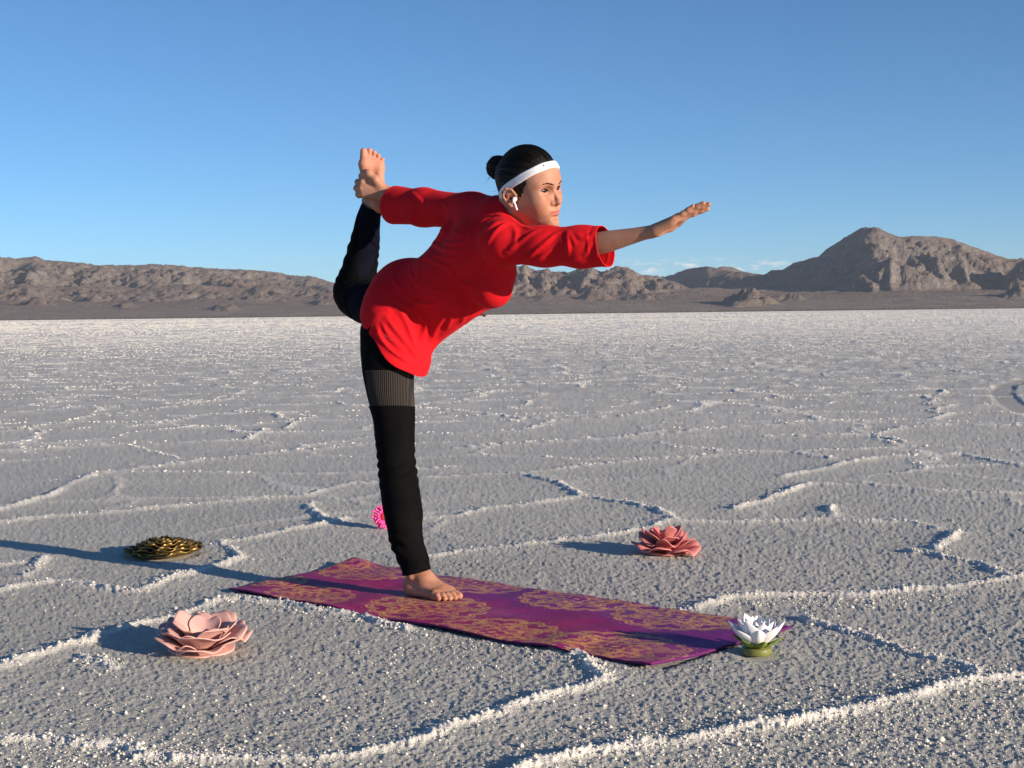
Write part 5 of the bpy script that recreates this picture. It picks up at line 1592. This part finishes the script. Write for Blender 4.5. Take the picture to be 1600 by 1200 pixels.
# loose cloth: broad undulation, then drawn folds laid along the surface
tax = unit(vec(.317, -.23, .365))
bvh = BVHTree.FromPolygons([tuple(v) for v in V], Q.tolist())
def surf(px, py):
    d = unit((px - 800) / F_PX * XR - (py - 600) / F_PX * UPV + FWD)
    h = bvh.ray_cast(Vector(CAM), Vector(d))
    return np.array(h[0]) if h[0] is not None else None
disp = .0022 * gn3(V, 7, 121) + .0012 * gn3(V, 17, 122)
FOLDS = [(.0055, .006, [(684, 372), (700, 380), (722, 378)]), (.0050, .006, [(680, 384), (698, 392), (716, 388)]), (.0050, .007, [(664, 402), (684, 410), (700, 420)]), (.0040, .006, [(700, 350), (712, 362), (730, 366)]), (.0045, .006, [(735, 395), (728, 412), (716, 428)]), (.0045, .0065, [(752, 425), (738, 440), (716, 452)]), (.004, .006, [(700, 460), (725, 470), (748, 470)]), (.004, .006, [(640, 420), (646, 436), (658, 450)]), (.0035, .006, [(612, 430), (622, 446), (636, 456)]), (.0045, .005, [(836, 408), (850, 398), (866, 392)]), (.004, .005, [(806, 410), (822, 404), (838, 392)]), (.0045, .0055, [(912, 400), (920, 386), (918, 370)]), (.004, .005, [(928, 405), (934, 390), (932, 374)]),
   # amplitude, width, pixels
 (.0060, .0065, [(731, 376), (738, 362), (752, 347), (764, 339)]), (.0062, .0065, [(750, 386), (754, 371), (770, 352), (787, 346)]),
 (.0058, .0060, [(759, 387), (770, 367), (784, 353), (799, 348)]), (.0040, .006, [(742, 368), (755, 353), (772, 341)]),
 (.0060, .0062, [(791, 394), (812, 378), (840, 359)]), (.0062, .0060, [(824, 404), (845, 385), (871, 364)]),
 (.0065, .0055, [(885, 399), (888, 385), (885, 362)]), (.0055, .0055, [(889, 362), (898, 380)]), (.004, .005, [(873, 389), (879, 376)]),
 (.0050, .0080, [(747, 383), (748, 399), (758, 417), (770, 425)]), (.004, .006, [(900, 365), (912, 372), (925, 366)]), (.0035, .006, [(860, 405), (880, 409), (905, 404)]),
 (.0060, .0065, [(618, 468), (635, 479), (648, 484)]), (.0045, .006, [(633, 468), (659, 475), (680, 474)]), (.0035, .005, [(668, 460), (687, 466)]), (.0035, .005, [(670, 453), (691, 456)]),
 (.0080, .0090, [(622, 482), (638, 510), (652, 552)]), (.0070, .0075, [(604, 498), (624, 522), (650, 556)]), (.0070, .0065, [(588, 512), (598, 534), (616, 552), (640, 562)]),
 (.0050, .006, [(597, 504), (612, 530), (632, 546)]), (.0075, .0085, [(676, 530), (684, 508), (698, 492)]), (.0060, .0070, [(697, 514), (708, 491), (712, 480)]), (.0060, .0075, [(720, 506), (729, 486), (735, 470)]),
 (.0050, .0080, [(656, 540), (664, 515), (668, 495)]), (.0045, .007, [(640, 440), (648, 470), (660, 500)]), (.0040, .007, [(655, 420), (650, 445)]),
 (.0050, .0075, [(676, 378), (690, 386), (704, 388)]), (.0045, .007, [(670, 396), (690, 402), (708, 402)]), (.0035, .007, [(690, 360), (705, 366), (722, 372)]),
 (.0040, .007, [(600, 340), (640, 335), (690, 342)]), (.0035, .006, [(640, 300), (660, 318), (668, 344)]), (.003, .006, [(690, 312), (700, 330), (700, 345)]),
 (.0045, .009, [(700, 420), (720, 440), (745, 450)]), (.0045, .009, [(560, 480), (580, 492), (606, 490)]), (.004, .008, [(800, 352), (806, 366), (800, 384)]),
 (.0045, .006, [(795, 338), (812, 351), (832, 357)])]
for am, w, pts in FOLDS:
    q = [surf(*p) for p in pts]; q = [p for p in q if p is not None]
    if len(q) < 2: continue
    # smooth the drawn line
    q = np.array(q); s = np.linspace(0, 1, len(q)); ss = np.linspace(0, 1, 9)
    if len(q) > 2:
        co = [np.polyfit(s, q[:, i], min(3, len(q) - 1)) for i in range(3)]; q = np.stack([np.polyval(c, ss) for c in co], 1)
    else: q = np.stack([np.interp(ss, s, q[:, i]) for i in range(3)], 1)
    near = np.min(np.linalg.norm(V[:, None, ::1] - q[None, [0, 4, 8]], axis=2), 1) < np.linalg.norm(q[0] - q[8]) / 3 + .05
    d = poly_dist(V[near], q)
    e0 = np.linalg.norm(V[near] - q[0], axis=1); e1 = np.linalg.norm(V[near] - q[8], axis=1)
    end = np.minimum(sstep(0, .03, e0) + .25, 1) * np.minimum(sstep(0, .03, e1) + .25, 1)
    w = w * .92; am = am * .92
    disp[near] += am * np.exp(-(d / w) ** 2) * end - .25 * am * np.exp(-((d - 2.1 * w) / (1.1 * w)) ** 2) * end
V = relax(V + N * disp[:, None], Q, 4, .5)
# cut the cuffs, the hem (square to the trunk) and the side vent
cR, cRn = S(946, 385, 4.335), unit(EL_R - WR_R + vec(0, 0, .004))
cL, cLn = S(619, 320, 5.05), unit(EL_L - WR_L + vec(0, 0, .012))
hem0 = S(598, 546, 4.70)
g1 = np.where(V[:, 0] > .12, (V - cR) @ cRn, 1.0)
g2 = np.where((V[:, 0] < -.2) & (V[:, 2] > 1.12) & (V[:, 1] > 4.80), (V - cL) @ cLn, 1.0)
bx = unit(np.cross(tax, unit(CAM - S(620, 500, 4.8)))) * -1
gh = (V - hem0) @ tax - .010 * np.sin((V - hem0) @ bx * 40) * .5 + .004 * gn3(V, 12, 131)
vent = S(582, 505, 4.72); u_ = (V - vent) @ bx; w_ = -((V - vent) @ tax)
front = ((V - S(620, 500, 4.82)) @ unit(CAM - S(620, 500, 4.8))) > 0
gv = np.where(front & (w_ > 0), np.abs(u_ + .15 * w_) - .22 * w_, .05)
gh2 = np.where(V[:, 2] < 1.0, np.minimum(gh, gv), 1.0)
tA, tF = clip_mesh(np.concatenate([V, vnormals(V, Q)], 1), Q, np.minimum(np.minimum(g1, g2), gh2)); tV = tA[:, :3]
# hems: a narrow stitched welt along every cut edge
gR = np.where(tV[:, 0] > .12, (tV - cR) @ cRn, 1.0); gL = np.where((tV[:, 0] < -.2) & (tV[:, 2] > 1.12) & (tV[:, 1] > 4.80), (tV - cL) @ cLn, 1.0)
ghm = np.where(tV[:, 2] < 1.0, (tV - hem0) @ tax, 1.0)
welt = np.zeros(len(tV))
for gg, wd in ((gR, .020), (gL, .020), (ghm, .020)): welt += -.0016 * np.exp(-((gg - wd) / .003) ** 2)
tunic = child('tunic', mk_mesh('tunic', *shell(tA, tF, .0025, welt)), M_RED_SHIRT)
tunic.cycles.shadow_terminator_geometry_offset = .35; tunic.cycles.shadow_terminator_offset = .15
# small embroidered script on the front flap
eb_bvh = BVHTree.FromPolygons([tuple(v) for v in tV], tF.tolist())
def tsurf(px, py):
    d = unit((px - 800) / F_PX * XR - (py - 600) / F_PX * UPV + FWD)
    h = eb_bvh.ray_cast(Vector(CAM), Vector(d))
    return np.array(h[0]) - d * .0012
t = NT('pale thread', .7, .3); t.color((.62, .14, .17)); M_THREAD = t.m
parts = []
e_, n_ = np.array([.80, .60]), np.array([.60, -.80])
def stroke(pts): parts.append(tube([tsurf(*(np.array([601.5, 524.0]) + e_ * a + n_ * b)) for a, b in pts], .0005, 4))
stroke([(0.4 + 1.1 * math.cos(a), 1.0 * math.sin(a)) for a in np.linspace(.4, 6.0, 10)])
stroke([(2.4, -1), (2.4, 1), (3.0, 1.2), (3.6, .6), (3.6, -1)])
stroke([(5.0, 1), (5.4, -1), (6.0, .4), (6.6, -1), (7.0, 1)])
stroke([(8.6, 1.4), (8.6, -1), (10.0, -1)]); stroke([(11.2, 1.2), (11.2, -1)]); stroke([(12.4, .9), (13.4, -1), (14.4, 1)])
V, F_ = merge(parts)
o = obj('embroidery', mk_mesh('embroidery', V, F_), M_THREAD, tunic); o.matrix_parent_inverse = Matrix()
# ================================================================== thin air haze
bm = rbox(0, 7000, 430, 40000, 40000, 862, 1.0)
me = bpy.data.meshes.new('haze'); bm.to_mesh(me); bm.free()
hm = bpy.data.materials.new('haze'); hm.use_nodes = True
hn_t = hm.node_tree; 
for n in list(hn_t.nodes): hn_t.nodes.remove(n)
ho = hn_t.nodes.new('ShaderNodeOutputMaterial'); hv = hn_t.nodes.new('ShaderNodeVolumePrincipled')
hv.inputs['Color'].default_value = (.78, .88, 1.0, 1); hv.inputs['Density'].default_value = 1.7e-5
hn_t.links.new(hv.outputs[0], ho.inputs['Volume'])
haze = tag(obj('haze', me, hm), 'thin blue air over the whole salt flat', kind='stuff')
